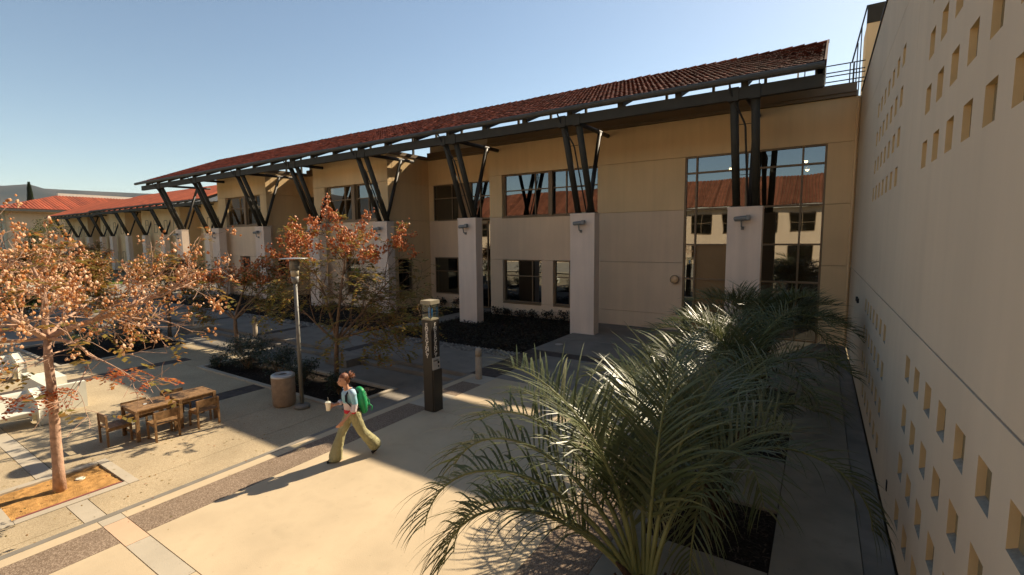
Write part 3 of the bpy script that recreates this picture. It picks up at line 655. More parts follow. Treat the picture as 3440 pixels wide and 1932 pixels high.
# hipped hall with a white ridge
HB = thing('hipped_building', 'far building with an orange hipped roof and white ridge cap', 'building', (-152,44,0))
b = MB(); b.box(-164,-140,26,62,-.3,11.3); b.build('wall', M['stuccol'], HB)
ex0, ex1, ey0, ey1, ez = -166.5, -137.5, 23.5, 64, 11.3; r0, r1 = Vector((-152,37,15.4)), Vector((-152,52,15.4))
def hipface(pts, name):
    b = MB(); b.add(pts, [tuple(range(len(pts)))]); f = b.build(name, M['deck'], HB)
    # rows of barrel tiles running down the slope
    a, bb = Vector(pts[0]), Vector(pts[1]); ev = (bb-a); Lx = ev.length; ev.normalize()
    nn = (bb-a).cross(Vector(pts[-1])-a).normalized(); upv = nn.cross(ev).normalized()
    poly = [((Vector(p)-a).dot(ev), (Vector(p)-a).dot(upv)) for p in pts]
    t_ = MB(); u = .3
    while u < Lx:
        hit = []
        for i in range(len(poly)):
            (x0, y0), (x1, y1) = poly[i], poly[(i+1) % len(poly)]
            if (x0-u)*(x1-u) < 0: hit.append(y0+(y1-y0)*(u-x0)/(x1-x0))
        if len(hit) >= 2:
            v0, v1 = min(hit), max(hit); V = []
            for v in (v0-.1, v1):
                for k in range(5): an = pi*k/4; V.append(tuple(a+ev*(u-cos(an)*.26)+upv*v+nn*(sin(an)*.16+.02)))
            t_.add(V, [(k, k+1, 6+k, 5+k) for k in range(4)])
        u += .6
    stuff(t_.build('tiles', M['tilef'], f))
c = [Vector((ex0,ey0,ez)), Vector((ex1,ey0,ez)), Vector((ex1,ey1,ez)), Vector((ex0,ey1,ez))]
hipface([c[0], c[1], r0], 'roof'); hipface([c[1], c[2], r1, r0], 'roof'); hipface([c[2], c[3], r1], 'roof'); hipface([c[3], c[0], r0, r1], 'roof')
b = MB(); b.bar(r0+Vector((0,-.3,.2)), r1+Vector((0,.3,.2)), 1.0, .75); b.build('ridge_cap', M['white'], HB)
b = MB(); b.box(ex0-.1, ex1+.1, ey0-.15, ey0+.02, ez-.45, ez); b.box(ex1, ex1+.15, ey0, ey1, ez-.45, ez); b.build('gutter', M['gut'], HB)
for k in range(9):
    b = MB(); b.box(-163.8+2.6*k, -163.1+2.6*k, 25.6, 25.99, -.3, 10.8); b.build('pilaster', M['white'], HB)
for k in range(8): window(HB, 'y', 25.99, [-162.9+2.6*k, -161.4+2.6*k], [1.0,5.2,9.6], bar=.15, dep=.03)
# red roofed hall behind the camera (what the facade windows mirror)
RB = thing('opposite_hall', 'white hall with red tiled roof mirrored in the facade windows', 'building', (-22,-36,0))
b = MB(); b.box(-64,26,-44,-33,-.3,8.6); b.build('wall', M['stuccol'], RB)
sl = math.atan2(4.6, 6.5); e2 = Vector((0,-cos(sl),sin(sl))); n2 = Vector((0,sin(sl),cos(sl)))
rfb = MB(); rfb.obox(Vector((-19,0,0))+Vector((0,-32,8.7))+e2*4-n2*.05, ((1,0,0), e2, n2), (46, 4, .05)); rfb = rfb.build('roof', M['deck'], RB)
strip_roof(rfb, -65, 27, Vector((0,-32,8.7)), e2, n2, 8, mat('weathered_red_tile', (.21,.075,.04), .8, .3, 1.2, 0, 1, .1, island=.3))
b = MB(); b.box(-64.5,26.5,-32.25,-32.02,8.3,8.7); b.build('gutter', M['white'], RB)
for k in range(20):
    x = -62+4.4*k
    window(RB, 'y', -32.9, [x,x+1.5,x+3.0], [4.9,6.3,7.6], bar=.1, dep=.03); 
    if k % 3: window(RB, 'y', -32.9, [x,x+3.0], [.8,3.0], bar=.1, dep=.03)
# ------------------------------------------------------------------ street furniture
def text_mesh(name, body, size, m, par, origin, xdir, ydir, sx=1.0, ext=.003, spacing=.8):
    cu = bpy.data.curves.new(name, 'FONT'); cu.body = body; cu.size = size; cu.align_x = 'CENTER'; cu.align_y = 'TOP'; cu.extrude = ext; cu.space_line = spacing; cu.resolution_u = 3; cu.offset = .0012
    to = bpy.data.objects.new(name, cu); COL.objects.link(to)
    dg = bpy.context.evaluated_depsgraph_get(); dg.update()
    me = bpy.data.meshes.new_from_object(to.evaluated_get(dg)); COL.objects.unlink(to); bpy.data.objects.remove(to)
    X = Vector(xdir); Y = Vector(ydir); Z = X.cross(Y); o = Vector(origin)-wloc(par)
    for v in me.vertices: v.co = o+X*(v.co.x*sx)+Y*v.co.y+Z*v.co.z
    me.materials.clear(); me.materials.append(m); return link(name, me, par)
ex, ey = -9.0, 8.58
EP = thing('emergency_post', 'tall dark emergency call post with white vertical lettering and glass beacon', 'emergency post', (ex,ey,0))
h = .145
b = MB(); b.box(ex-h,ex+h,ey-h,ey+h,0,2.30); b.build('post', M['epost'], EP)
b = MB(); b.box(ex+.01,ex+h+.035,ey-h+.02,ey+h+.03,0,1.05); b.build('call_housing', M['epost'], EP)
b = MB(); b.box(ex-h-.004,ex+h+.004,ey-h-.004,ey+h+.004,2.30,2.335); b.build('collar', M['cap'], EP)
b = MB(); b.box(ex-h-.02,ex+h+.02,ey-h-.02,ey+h+.02,2.69,2.78); b.build('cap', M['cap'], EP)
for a in ((-1,-1),(1,-1),(1,1),(-1,1)):
    b = MB(); b.box(ex+a[0]*h-(.014 if a[0] > 0 else 0), ex+a[0]*h+(.014 if a[0] < 0 else 0), ey+a[1]*h-(.014 if a[1] > 0 else 0), ey+a[1]*h+(.014 if a[1] < 0 else 0), 2.335, 2.69); b.build('corner_bar', M['epost'], EP)
for q_ in (((ex-h+.015,ey-h+.004),(ex+h-.015,ey-h+.004)), ((ex+h-.004,ey-h+.015),(ex+h-.004,ey+h-.015)), ((ex-h+.015,ey+h-.004),(ex+h-.015,ey+h-.004)), ((ex-h+.004,ey-h+.015),(ex-h+.004,ey+h-.015))):
    b = MB(); (xa, ya), (xb, yb) = q_; b.add([(xa,ya,2.337),(xb,yb,2.337),(xb,yb,2.688),(xa,ya,2.688)], [(0,1,2,3)]); b.build('pane', M['clear'], EP)
blue = mat('blue_beacon_lens', (.02,.16,.45), .15, .1, 5, 0, 1, .8)
b = MB(); b.lathe((ex,ey,2.335), [(.03,0),(.055,.02),(.055,.24),(.03,.28),(.001,.29)], 12); b.build('beacon', blue, EP, True)
EM = "\n".join("EMERGENCY")
text_mesh('lettering', EM, .135, M['letter'], EP, (ex,ey-h-.001,2.245), (1,0,0), (0,0,1), 1.1, spacing=.72)
text_mesh('lettering', EM, .135, M['letter'], EP, (ex+h+.001,ey,2.245), (0,1,0), (0,0,1), 1.1, spacing=.72)
b = MB(); b.box(ex+h,ex+h+.02,ey-h+.01,ey+h-.02,1.06,1.36); b.build('call_plate', M['plate'], EP)
b = MB(); b.box(ex+h+.02,ex+h+.03,ey+.04,ey+.09,1.2,1.26); b.box(ex+h+.02,ex+h+.03,ey+.05,ey+.085,1.11,1.16); b.build('button', M['black'], EP)
b = MB(); [b.box(ex+h+.02,ex+h+.024,ey-.10+.045*k,ey-.075+.045*k,1.27,1.31) for k in range(4)]; stuff(b.build('speaker_slots', M['epost'], EP))

lx, ly = -12.66, 7.37
LP_ = thing('lamp_post', 'slim bronze lamp post with a flat disc head beside the litter bin', 'lamp post', (lx,ly,LZ))
b = MB(); b.lathe((lx,ly,LZ), [(.20,0),(.20,.07),(.17,.11),(.075,.13)], 20); b.build('base', M['metalp'], LP_, True)
b = MB(); b.tube([(lx,ly,LZ+.1),(lx,ly,3.12)], [.056,.047], 14); b.build('pole', M['metalp'], LP_, True)
b = MB(); b.lathe((lx,ly,3.12), [(.047,0),(.085,.05),(.10,.2)], 16); b.build('lantern_holder', M['metalp'], LP_, True)
b = MB(); b.lathe((lx,ly,3.32), [(.098,0),(.105,.12),(.105,.17)], 16); b.build('lens', mat('frosted_lens', (.45,.38,.25), .4, .1, 5, 0, 1, .5), LP_, True)
b = MB(); b.lathe((lx,ly,3.49), [(.125,0),(.125,.20),(.11,.26)], 16); b.build('lantern_cap', M['metalp'], LP_, True)
b = MB(); b.lathe((lx,ly,3.78), [(.06,0),(.345,.005),(.35,.016),(.345,.022),(.05,.04)], 28); b.build('disc', M['metall'], LP_, True)
tx, ty = -13.3, 7.25
TB = thing('litter_bin', 'round sandy concrete litter bin beside the lamp post', 'litter bin', (tx,ty,LZ))
b = MB(); b.lathe((tx,ty,LZ), [(.26,0),(.29,.04),(.30,.10),(.305,.80),(.29,.815)], 28); b.build('body', M['trash'], TB, True)
b = MB(); b.lathe((tx,ty,LZ+.815), [(.31,0),(.305,.05),(.27,.075),(.13,.08),(.12,.05)], 28, False); b.build('lid', M['metall'], TB, True)
b = MB(); b.lathe((tx,ty,LZ+.845), [(.001,0),(.125,.0),(.125,.01),(.001,.01)], 20); b.build('opening', M['black'], TB)
def bollard(x, y, z, lab, hh=.97):
    t = thing('bollard', lab, 'bollard', (x,y,z), 'round topped bollards')
    b = MB(); b.lathe((x,y,z), [(.105,0),(.10,.02),(.10,hh*.70),(.088,hh*.705),(.088,hh*.735)], 16); b.build('shaft', M['boll'], t, True)
    b = MB(); b.lathe((x,y,z+hh*.735), [(.10,0),(.10,hh*.14),(.085,hh*.21),(.05,hh*.25),(.001,hh*.265)], 16); b.build('domed_top', M['boll'], t, True)
bollard(-21.85,11.15,0,'sandstone bollard on a low plinth left of the lamp post'); bollard(-9.62,11.32,0,'sandstone bollard nearest the palms, right of the emergency post')
bollard(-27.75,11.1,0,'far bollard on a plinth half hidden by pods'); bollard(-31.6,10.4,LZ,'farthest bollard by the curved grey seat block',1.3)

# wooden tables and chairs
def table(x0, x1, y0, y1, lab):
    t = thing('table', lab, 'table', ((x0+x1)/2,(y0+y1)/2,LZ), 'joined wooden tables')
    zt = LZ+.725; nP = 6; w = (x1-x0)/nP
    for k in range(nP):
        b = MB(); b.box(x0+w*k+.004, x0+w*(k+1)-.004, y0, y1, zt-.028, zt); b.build('plank', M['wood'], t)
    for a in ((x0+.03,x0+.055,y0+.06,y1-.06),(x1-.055,x1-.03,y0+.06,y1-.06),(x0+.06,x1-.06,y0+.03,y0+.055),(x0+.06,x1-.06,y1-.055,y1-.03)):
        b = MB(); b.box(*a, zt-.11, zt-.03); b.build('rail', M['wood'], t)
    for x in (x0+.035,x1-.035):
        for y in (y0+.035,y1-.035): b = MB(); b.box(x-.033,x+.033,y-.033,y+.033,LZ,zt-.03); b.build('leg', M['wood'], t)
    b = MB(); b.box(x0+.05,x1-.05,y0+.035,y0+.06,LZ+.12,LZ+.16) ; b.build('stretcher', M['wood'], t)
table(-14.66,-13.80,4.03,4.85,'nearer square wooden table with a scrap of paper on it'); table(-14.62,-13.86,4.93,5.77,'farther wooden table, in partial shade')
b = MB(); b.add([(-14.30,4.36,LZ+.728),(-14.2,4.33,LZ+.729),(-14.18,4.40,LZ+.734),(-14.28,4.42,LZ+.730)],[(0,1,2,3)]); b.add([(-14.2,4.33,LZ+.729),(-14.15,4.37,LZ+.737),(-14.18,4.40,LZ+.734)],[(0,1,2)]); tag(b.build('paper_scrap', M['letter']), 'small white paper scrap lying on the nearer wooden table', 'paper')
def chair(cx_, cy_, ang, lab):
    t = thing('chair', lab, 'chair', (cx_,cy_,LZ), 'wooden chairs round the tables')
    f = Vector((cos(ang),sin(ang),0)); s = Vector((-sin(ang),cos(ang),0)); c0 = Vector((cx_,cy_,LZ)); Z = Vector((0,0,1))
    def ob(fc, sc, zc, hf, hs, hz, name): b = MB(); b.obox(c0+f*fc+s*sc+Z*zc, (f,s,Z), (hf,hs,hz)); b.build(name, M['wood'], t)
    for k in range(4): ob(-.165+.11*k, 0, .40, .052, .24, .012, 'slat')
    ob(0,-.225,.36,.2,.012,.025,'rail'); ob(0,.225,.36,.2,.012,.025,'rail'); ob(.2,0,.36,.012,.21,.025,'rail')
    for sc in (-.235,.235):
        ob(.205,sc,.19,.02,.02,.19,'leg'); ob(-.225,sc,.345,.02,.02,.345,'leg')
    ob(-.218,0,.60,.014,.215,.09,'backrest')
    return t
chair(-14.34,3.82,pi/2,'wooden chair at the near end of the joined tables'); chair(-13.66,4.50,pi,'wooden chair with its back to the palms at the nearer table')
chair(-13.70,5.39,pi,'wooden chair with its back to the palms at the farther table'); chair(-14.84,5.24,0,'wooden chair on the far side of the farther table, back in sun'); chair(-14.72,4.38,0,'wooden chair pushed under the far side of the nearer table')

# white cast benches
def bench(x1, x0, y0, y1, lab):
    t = thing('bench', lab, 'bench', ((x0+x1)/2,(y0+y1)/2,LZ), 'white cast stone benches')
    def ext(prof, ya, yb, name):                    # profile in (x, z) swept along y
        b = MB(); n_ = len(prof); b.add([(p[0],ya,LZ+p[1]) for p in prof]+[(p[0],yb,LZ+p[1]) for p in prof], [tuple(range(n_)), tuple(range(n_,2*n_))[::-1]]+[(k,(k+1)%n_,n_+(k+1)%n_,n_+k) for k in range(n_)])
        o = b.build(name, M['white'], t); bv = o.modifiers.new('edge','BEVEL'); bv.width = .03; bv.segments = 3; bv.limit_method = 'ANGLE'; o.data.shade_smooth(); return o
    D_ = x1-x0
    ext([(x1-.06,.28),(x1,.40),(x1-.10,.43),(x0+.30,.37),(x0+.16,.74),(x0+.02,.78),(x0+.06,.30)], y0+.22, y1-.22, 'seat')
    for ya, yb in ((y0,y0+.22),(y1-.22,y1)):
        ext([(x1-.02,.0),(x1+.01,.42),(x1-.05,.60),(x0+.18,.82),(x0,.80),(x0+.06,.0),(x0+.25,.0),(x0+.30,.24),(x1-.27,.24),(x1-.22,.0)], ya+.001, yb-.001, 'end_panel')
    return t
bench(-17.08,-18.0,1.25,3.35,'white cast bench nearest the pink tree trunk'); bench(-23.1,-24.0,1.9,4.15,'farther white cast bench beside the dark shrub bed')
t = thing('box_seat', 'white U shaped cast stone box seat behind the pink trunk', 'seat', (-19.2,3.9,LZ))
b = MB(); b.box(-18.12,-17.97,3.56,4.30,LZ,LZ+.72); b.build('end_wall', M['white'], t)
b = MB(); b.box(-20.7,-18.125,3.56,3.72,LZ,LZ+.70); b.build('side_wall', M['white'], t)
b = MB(); b.box(-20.7,-19.6,3.725,4.30,LZ,LZ+.62); b.build('block', M['white'], t)
b = MB(); b.box(-19.59,-18.125,3.725,4.30,LZ,LZ+.40); b.build('seat', M['white'], t)
t = thing('seat_block', 'grey rounded cast block seat in shade before the lawn', 'seat', (-29.9,9.2,LZ))
b = MB(); P = []; b.box(-30.3,-29.5,8.6,9.85,LZ,LZ+.84); o = b.build('block', M['block'], t); bv = o.modifiers.new('edge','BEVEL'); bv.width = .18; bv.segments = 4; o.data.shade_smooth()
t = thing('low_wall', 'low stepped concrete seat wall beyond the shrub bed', 'wall', (-36,8.4,LZ))
for k in range(3): b = MB(); b.box(-36.4-.5*k,-36.0-.5*k,4.0,11.2,LZ,LZ+.18+.18*k); b.build('step', M['block'], t)
t = thing('retaining_wall', 'pale low wall along the far walk behind the autumn trees', 'wall', (-62.05,11,0)); b = MB(); b.box(-62.3,-62.05,-4,11.6,-.3,.55); b.build('wall', M['white'], t)

# ------------------------------------------------------------------ plants
def leaf_quads(mb, c, rad, n, rnd, size, flat=(1,1,1), up=.3):
    for _ in range(n):
        while True:
            d = Vector((rnd.uniform(-1,1),rnd.uniform(-1,1),rnd.uniform(-1,1)))
            if d.length < 1: break
        p = Vector(c)+Vector((d.x*rad*flat[0],d.y*rad*flat[1],d.z*rad*flat[2]))
        a = Vector((rnd.uniform(-1,1),rnd.uniform(-1,1),rnd.uniform(-.6,.6)+up*0)).normalized(); w = a.cross(Vector((rnd.uniform(-.5,.5),rnd.uniform(-.5,.5),1))).normalized()
        s = size*rnd.uniform(.6,1.3); q = p+a*s*.5; mb.add([p-w*0, q+w*s*.24, p+a*s, q-w*s*.24], [(0,1,2,3)])
def grow(tb, tips, p, d, L, r, lvl, rnd, up, kids=(5,5,4), spread=.9, wob=.28, maxl=3):
    n_ = 5; pts = [Vector(p)]; dirs = []; d = Vector(d).normalized()
    for i in range(n_):
        d = (d+Vector((rnd.gauss(0,wob),rnd.gauss(0,wob),rnd.gauss(0,wob)*.7+up))*.45).normalized(); dirs.append(d.copy()); pts.append(pts[-1]+d*(L/n_))
    rr_ = [max(r*(1-.62*i/n_), .0045) for i in range(n_+1)]
    tb.tube(pts, rr_, 7 if r > .03 else 5 if r > .012 else 4, False)
    if lvl >= maxl:
        tips.append((pts[-1], dirs[-1])); tips.append((pts[3], dirs[2])); return
    k_ = kids[min(lvl, len(kids)-1)]
    for j in range(k_):
        t_ = .28+.72*(j+rnd.random()*.6)/k_; i = min(int(t_*n_), n_-1); base = pts[i].lerp(pts[i+1], t_*n_-i)
        ax = dirs[i].orthogonal(); ax.rotate(Matrix.Rotation(j*2.4+rnd.uniform(-.5,.5),3,dirs[i])); nd = (dirs[i]+ax*rnd.uniform(spread*.6,spread*1.2)).normalized()
        grow(tb, tips, base, nd, L*rnd.uniform(.42,.66), r*.5*(1-.35*t_), lvl+1, rnd, up*.6, kids, spread, wob, maxl)
    tips.append((pts[-1], dirs[-1]))
OCT = [(1,0,0),(-.5,.87,0),(-.5,-.87,0),(0,0,1.1),(0,0,-1.0)]
OCF = [(0,1,3),(1,2,3),(2,0,3),(1,0,4),(2,1,4),(0,2,4)]
def pod(mb, p, s, rnd):
    a = rnd.uniform(0,6.3); t1 = rnd.uniform(-.6,.6); m = Matrix.Rotation(a,3,'Z') @ Matrix.Rotation(t1,3,'X')
    # an inflated three sided lantern: mid ring bulged between the ribs
    V = []; k1 = rnd.uniform(.55,.8)
    for (zz_, rr_) in ((-1.0,.15),(-.3,1.0),(.45,.8),(1.2,.06)):
        for k in range(6): an = pi*k/3; q_ = rr_*s*(1 if k % 2 == 0 else k1); V.append(Vector(p)+m@Vector((cos(an)*q_, sin(an)*q_, zz_*s)))
    F = [(i*6+k, i*6+(k+1)%6, (i+1)*6+(k+1)%6, (i+1)*6+k) for i in range(3) for k in range(6)]
    mb.add(V, F)
def spray(mb, p, d, rnd, L, nl, s):                   # a compound leaf: leaflets in two rows on a drooping stalk
    d = Vector(d).normalized(); d = (d+Vector((rnd.uniform(-.8,.8),rnd.uniform(-.8,.8),rnd.uniform(-.5,.3)))).normalized()
    side = d.cross(Vector((0,0,1))); side = side.normalized() if side.length > .1 else Vector((1,0,0))
    for k in range(nl):
        t_ = (k+1)/nl; q = Vector(p)+d*(L*t_)+Vector((0,0,-.35*L*t_*t_))
        for sg in (-1,1):
            a = (d*.5+side*sg+Vector((0,0,rnd.uniform(-.5,.1)))).normalized(); w = a.cross(Vector((rnd.uniform(-.4,.4),rnd.uniform(-.4,.4),1))).normalized(); l_ = s*rnd.uniform(.7,1.2)
            mb.add([q, q+a*l_*.5+w*l_*.3, q+a*l_, q+a*l_*.5-w*l_*.3], [(0,1,2,3)])
def pod_tree(lab, base, forkz, r0, limbs, seed, podm, leafm, barkm, pod_n, leaf_n, pod_s, zpod=(0,9), leaf_zmax=99, kids=(5,5,4), lean=(0,0), up=.10, clump=.16, pod_frac=1.0, leaf_frac=1.0, extra=None):
    rnd = random.Random(seed); t = thing('tree', lab, 'tree', base, 'autumn lantern pod trees')
    B0 = Vector(base); F0 = Vector((base[0]+lean[0],base[1]+lean[1],forkz)); tb = MB()
    pts = [B0+Vector((0,0,-.05))]+[B0.lerp(F0,k/6)+Vector((rnd.uniform(-.02,.02),rnd.uniform(-.02,.02),0)) for k in range(1,6)]+[F0+Vector((0,0,.02))]
    tb.tube(pts, [r0*1.25]+[r0*(1.05-.3*k/6) for k in range(1,6)]+[r0*.6], 12); tb.build('trunk', M[barkm], t, True)
    br = MB(); tips = []
    for (d, L, r) in limbs: grow(br, tips, F0-Vector((0,0,.06)), d, L, r, 0, rnd, up, kids)
    br.build('branches', M[barkm], t, True)
    pd, lf = MB(), MB()
    for (p, d) in tips:
        if zpod[0] < p.z < zpod[1] and rnd.random() < pod_frac:
            for _ in range(rnd.randint(int(pod_n*.4), pod_n)):
                q = p+d*rnd.uniform(-.05,.9)*clump*1.3+Vector((rnd.gauss(0,clump*.42),rnd.gauss(0,clump*.42),rnd.gauss(0,clump*.5))); pod(pd, q, pod_s*rnd.uniform(.6,1.3), rnd)
        if p.z < leaf_zmax and rnd.random() < leaf_frac:
            for _ in range(rnd.randint(0, leaf_n)): spray(lf, p+Vector((rnd.gauss(0,.06),rnd.gauss(0,.06),rnd.gauss(0,.06))), d, rnd, rnd.uniform(.22,.36), 5, .12)
    if extra:
        rf_ = MB()
        for (p, n_, m_) in extra:
            for _ in range(n_): spray(rf_, Vector(p)+Vector((rnd.gauss(0,.12),rnd.gauss(0,.12),rnd.gauss(0,.05))), (rnd.uniform(-1,1),rnd.uniform(-1,1),-.1), rnd, .3, 6, .085)
        stuff(rf_.build('rust_leaves', M['leafr'], t))
    if pd.v: stuff(pd.build('seed_pods', M[podm], t))
    if lf.v: stuff(lf.build('leaves', M[leafm], t))
    return t
IR = Vector((.84,.545,0)); AW = Vector((-.545,.84,0)); UPV = Vector((0,0,1))     # plain directions: along the facade view and away
def dv(a, b, c): return IR*a+AW*b+UPV*c
pod_tree('wide pale barked tree with peach seed pods in the square granite planter', (-12.6,2.42,LZ-.03), 2.62, .082,
    [(dv(-.85,-.3,.72),1.9,.06),(dv(.10,-.1,1),1.45,.054),(dv(.95,.25,.45),2.2,.058),(dv(.5,-.7,.40),1.5,.036),(dv(-.3,.9,.5),1.6,.036),(dv(.6,.8,.5),1.8,.038),(dv(-.9,.4,.30),1.7,.034),(dv(1.0,-.1,-.10),1.9,.036),(dv(-.9,-.5,-.05),1.5,.035)],
    21, 'pod1', 'leaf1', 'bark', 13, 1, .026, (2.35,9), 99, (5,4,4), (.0,.06), .03, .12, .22, .26, [((-12.55,2.42,1.62),24,0),((-12.75,2.2,1.55),8,0),((-11.5,3.2,1.95),16,0),((-11.1,3.5,1.75),7,0),((-13.6,1.9,1.5),10,0)])
pod_tree('slender tree with rust pods above and olive leaves below, behind the litter bin', (-14.1,9.55,LZ), 1.05, .085,
    [(dv(-.28,.1,1),2.5,.055),(dv(.12,-.1,1),2.95,.06),(dv(.55,.1,.85),2.8,.05),(dv(1,.1,.42),2.5,.045),(dv(-.75,-.1,.8),2.0,.04),(dv(.3,.7,.8),2.2,.04),(dv(.8,-.9,.40),2.1,.038),(dv(1,-.5,.55),2.2,.038)],
    9, 'pod2', 'leaf2', 'bark2', 26, 3, .034, (3.6,9), 5.0, (5,4,4), (.05,.02), .08, .15, .62, .42)
pod_tree('smaller tree with rust pods between the two bigger trees', (-21.3,10.05,LZ), 1.1, .09,
    [(dv(-.35,0,1),1.9,.055),(dv(.1,.2,1),1.9,.055),(dv(.6,0,.8),1.8,.05),(dv(-.8,.1,.6),1.7,.04),(dv(.85,.2,.5),1.7,.04)],
    33, 'pod2', 'leaf2', 'bark2', 16, 3, .038, (2.5,9), 3.6, (4,4,4), (0,0), .06, .16, .45, .55)
pod_tree('dim young tree beside the curved grey seat block', (-26.9,9.8,LZ), 1.5, .08,
    [(dv(-.5,0,1),1.6,.05),(dv(.3,.2,1),1.6,.05),(dv(.7,-.3,.7),1.5,.04),(dv(-.3,.7,.7),1.5,.04)],
    41, 'pod1', 'leaf1', 'bark2', 10, 4, .04, (2.4,9), 99, (4,4,4), (0,0), .05, .2, .35, .8)
pod_tree('autumn tree rising from the dark shrub bed', (-29.2,7.0,LZ), 1.5, .08,
    [(dv(-.6,0,1),1.7,.05),(dv(.2,.2,1),1.7,.05),(dv(.8,-.3,.7),1.5,.04),(dv(-.1,.7,.7),1.5,.04)],
    45, 'pod1', 'leaf1', 'bark2', 10, 5, .042, (2.2,9), 99, (4,4,4), (0,0), .05, .2, .3, .85)
pod_tree('autumn tree beyond the low seat wall', (-40,7.5,LZ), 1.6, .09,
    [(dv(-.6,0,1),1.9,.055),(dv(.2,.2,1),1.9,.055),(dv(.8,-.3,.7),1.7,.045),(dv(-.1,.7,.7),1.7,.045)],
    47, 'pod1', 'leaf1', 'bark2', 9, 7, .055, (2.2,9), 99, (4,4,3), (0,0), .05, .25, .3, .9)
pod_tree('distant autumn tree at the far end of the path', (-50,13.2,0), 1.6, .09,
    [(dv(-.6,0,1),1.9,.055),(dv(.2,.2,1),1.9,.055),(dv(.8,-.3,.7),1.7,.045)],
    49, 'pod1', 'leaf1', 'bark2', 8, 7, .065, (2.2,9), 99, (4,4,3), (0,0), .05, .25, .25, .9)
pod_tree('lone autumn tree on the far lawn', (-57,4.5,-.1), 1.6, .1,
    [(dv(-.6,0,1),2.1,.055),(dv(.2,.2,1),2.1,.055),(dv(.8,-.3,.7),1.9,.045),(dv(-.1,.7,.7),1.9,.045)],
    52, 'pod1', 'leaf1', 'bark2', 8, 9, .07, (2.2,9), 99, (4,4,3), (0,0), .05, .28, .25, .95)

def bush(name, lab, cat, c, r, hgt, n, m, size, seed, group=None, stems=True):
    rnd = random.Random(seed); t = thing(name, lab, cat, c, group); lf = MB(); st_ = MB()
    for k in range(16 if stems else 6):
        a = rnd.uniform(0,6.28); q = Vector(c)+Vector((cos(a)*r*rnd.uniform(.2,.8), sin(a)*r*rnd.uniform(.2,.8), hgt*rnd.uniform(.5,.95)))
        st_.tube([Vector(c), Vector(c).lerp(q,.5)+Vector((0,0,.08)), q], [.014,.009,.004], 5, False)
        leaf_quads(lf, q, r*.42, n//16, rnd, size, (1,1,.75))
    leaf_quads(lf, Vector(c)+Vector((0,0,hgt*.45)), r*.8, n//3, rnd, size, (1,1,.55*hgt/r))
    st_.build('stems', M['bark2'], t); stuff(lf.build('leaves', M[m], t)); return t
bush('shrub', 'largest dark glossy shrub at the left end of the mulched planter', 'shrub', (-18.0,8.75,LZ), .85, 1.05, 2600, 'shrub', .085, 1, 'shrubs in the planter')
bush('shrub', 'dark shrub right behind the litter bin', 'shrub', (-15.9,8.7,LZ), .75, .95, 2000, 'shrub', .085, 2, 'shrubs in the planter')
bush('shrub', 'dark shrub beside the lamp post', 'shrub', (-14.3,8.45,LZ), .6, .85, 1400, 'shrub', .08, 3, 'shrubs in the planter')
bush('shrub', 'small dark shrub behind the walking woman', 'shrub', (-12.75,8.6,LZ), .45, .6, 900, 'shrub', .08, 4, 'shrubs in the planter')
bush('shrub', 'low dark shrub at the left tip of the mulched planter', 'shrub', (-19.1,8.3,LZ), .4, .4, 600, 'shrub', .08, 8, 'shrubs in the planter')
for i, (x, y, r_, h_) in enumerate(((-25.4,6.2,.7,.8),(-25.6,7.9,.7,.7),(-27.2,6.6,.9,1.0),(-28.4,8.6,.8,.9),(-26.9,9.0,.6,.5))):
    bush('shrub', ['dark shrub at the front corner of the curbed bed','dark shrub midway along the curbed bed','tallest dark shrub inside the curbed bed','dark shrub at the rear of the curbed bed','low shrub at the right tip of the curbed bed'][i], 'shrub', (x,y,LZ), r_, h_, 1500, 'shrub', .08, 20+i, 'shrubs in the curbed bed')
for i, (x, y, r_, h_) in enumerate(((-33,2.2,1.6,1.6),(-39,3.5,1.8,1.7),(-45,1.5,2.0,2.0),(-44,8.2,1.5,1.3),(-53,8.5,1.8,1.4))):
    bush('bush', ['yellow green bush behind the pale trunk','broad olive bush beyond the low seat wall','big olive bush on the far left','olive bush near the end of the steps','round olive bush on the lawn edge'][i], 'bush', (x,y,LZ if x > -48 else -.1), r_, h_, 2400, 'farleaf', .16, 60+i, 'olive bushes beyond the terrace')
# ground cover in the beds along the facade
rnd = random.Random(8); gcv = MB()
for (x0, x1, y0, y1, dens) in ((-17.4,-10.4,14.95,22.0,26),(-41.5,-18.7,14.95,22.0,14)):
    for _ in range(int((x1-x0)*(y1-y0)*dens)):
        x, y = rnd.uniform(x0,x1), rnd.uniform(y0,y1)
        if any(abs(x-p) < .75 and 19 < y < 20 for p in PX) or (x < -22.6 and y > 20): continue
        leaf_quads(gcv, (x,y,.06), .16, 5, rnd, .13, (1,1,.7))
gc = gcv.build('ground_cover', M['cover']); stuff(gc); gc['label'] = 'low dark ground cover in the beds along the facade'
rnd = random.Random(12); k = 0
lowb = ['low dark bush by the base of the second pillar','low dark bush under the narrow ground floor window','low dark bush left of the narrow ground floor window','low dark bush under the right half of the wide ground floor window','low dark bush under the left half of the wide ground floor window','low dark bush left of the wide ground floor window','low dark bush at the corner by the glass door strip','low dark bush in the recess beside the glass door strip','low dark bush midway in the wall recess','low dark bush at the inner end of the wall recess']
for x in [-11.2,-12.0,-12.9,-13.8,-14.6,-15.5,-16.2,-19.3,-20.4,-21.6]:
    y = 21.75 if x > -17 else 23.2
    bush('low_shrub', lowb[k], 'shrub', (x,y,-.05), .42, rnd.uniform(.4,.6), 380, 'cover', .13, 100+k, 'low bushes under the facade windows', False); k += 1
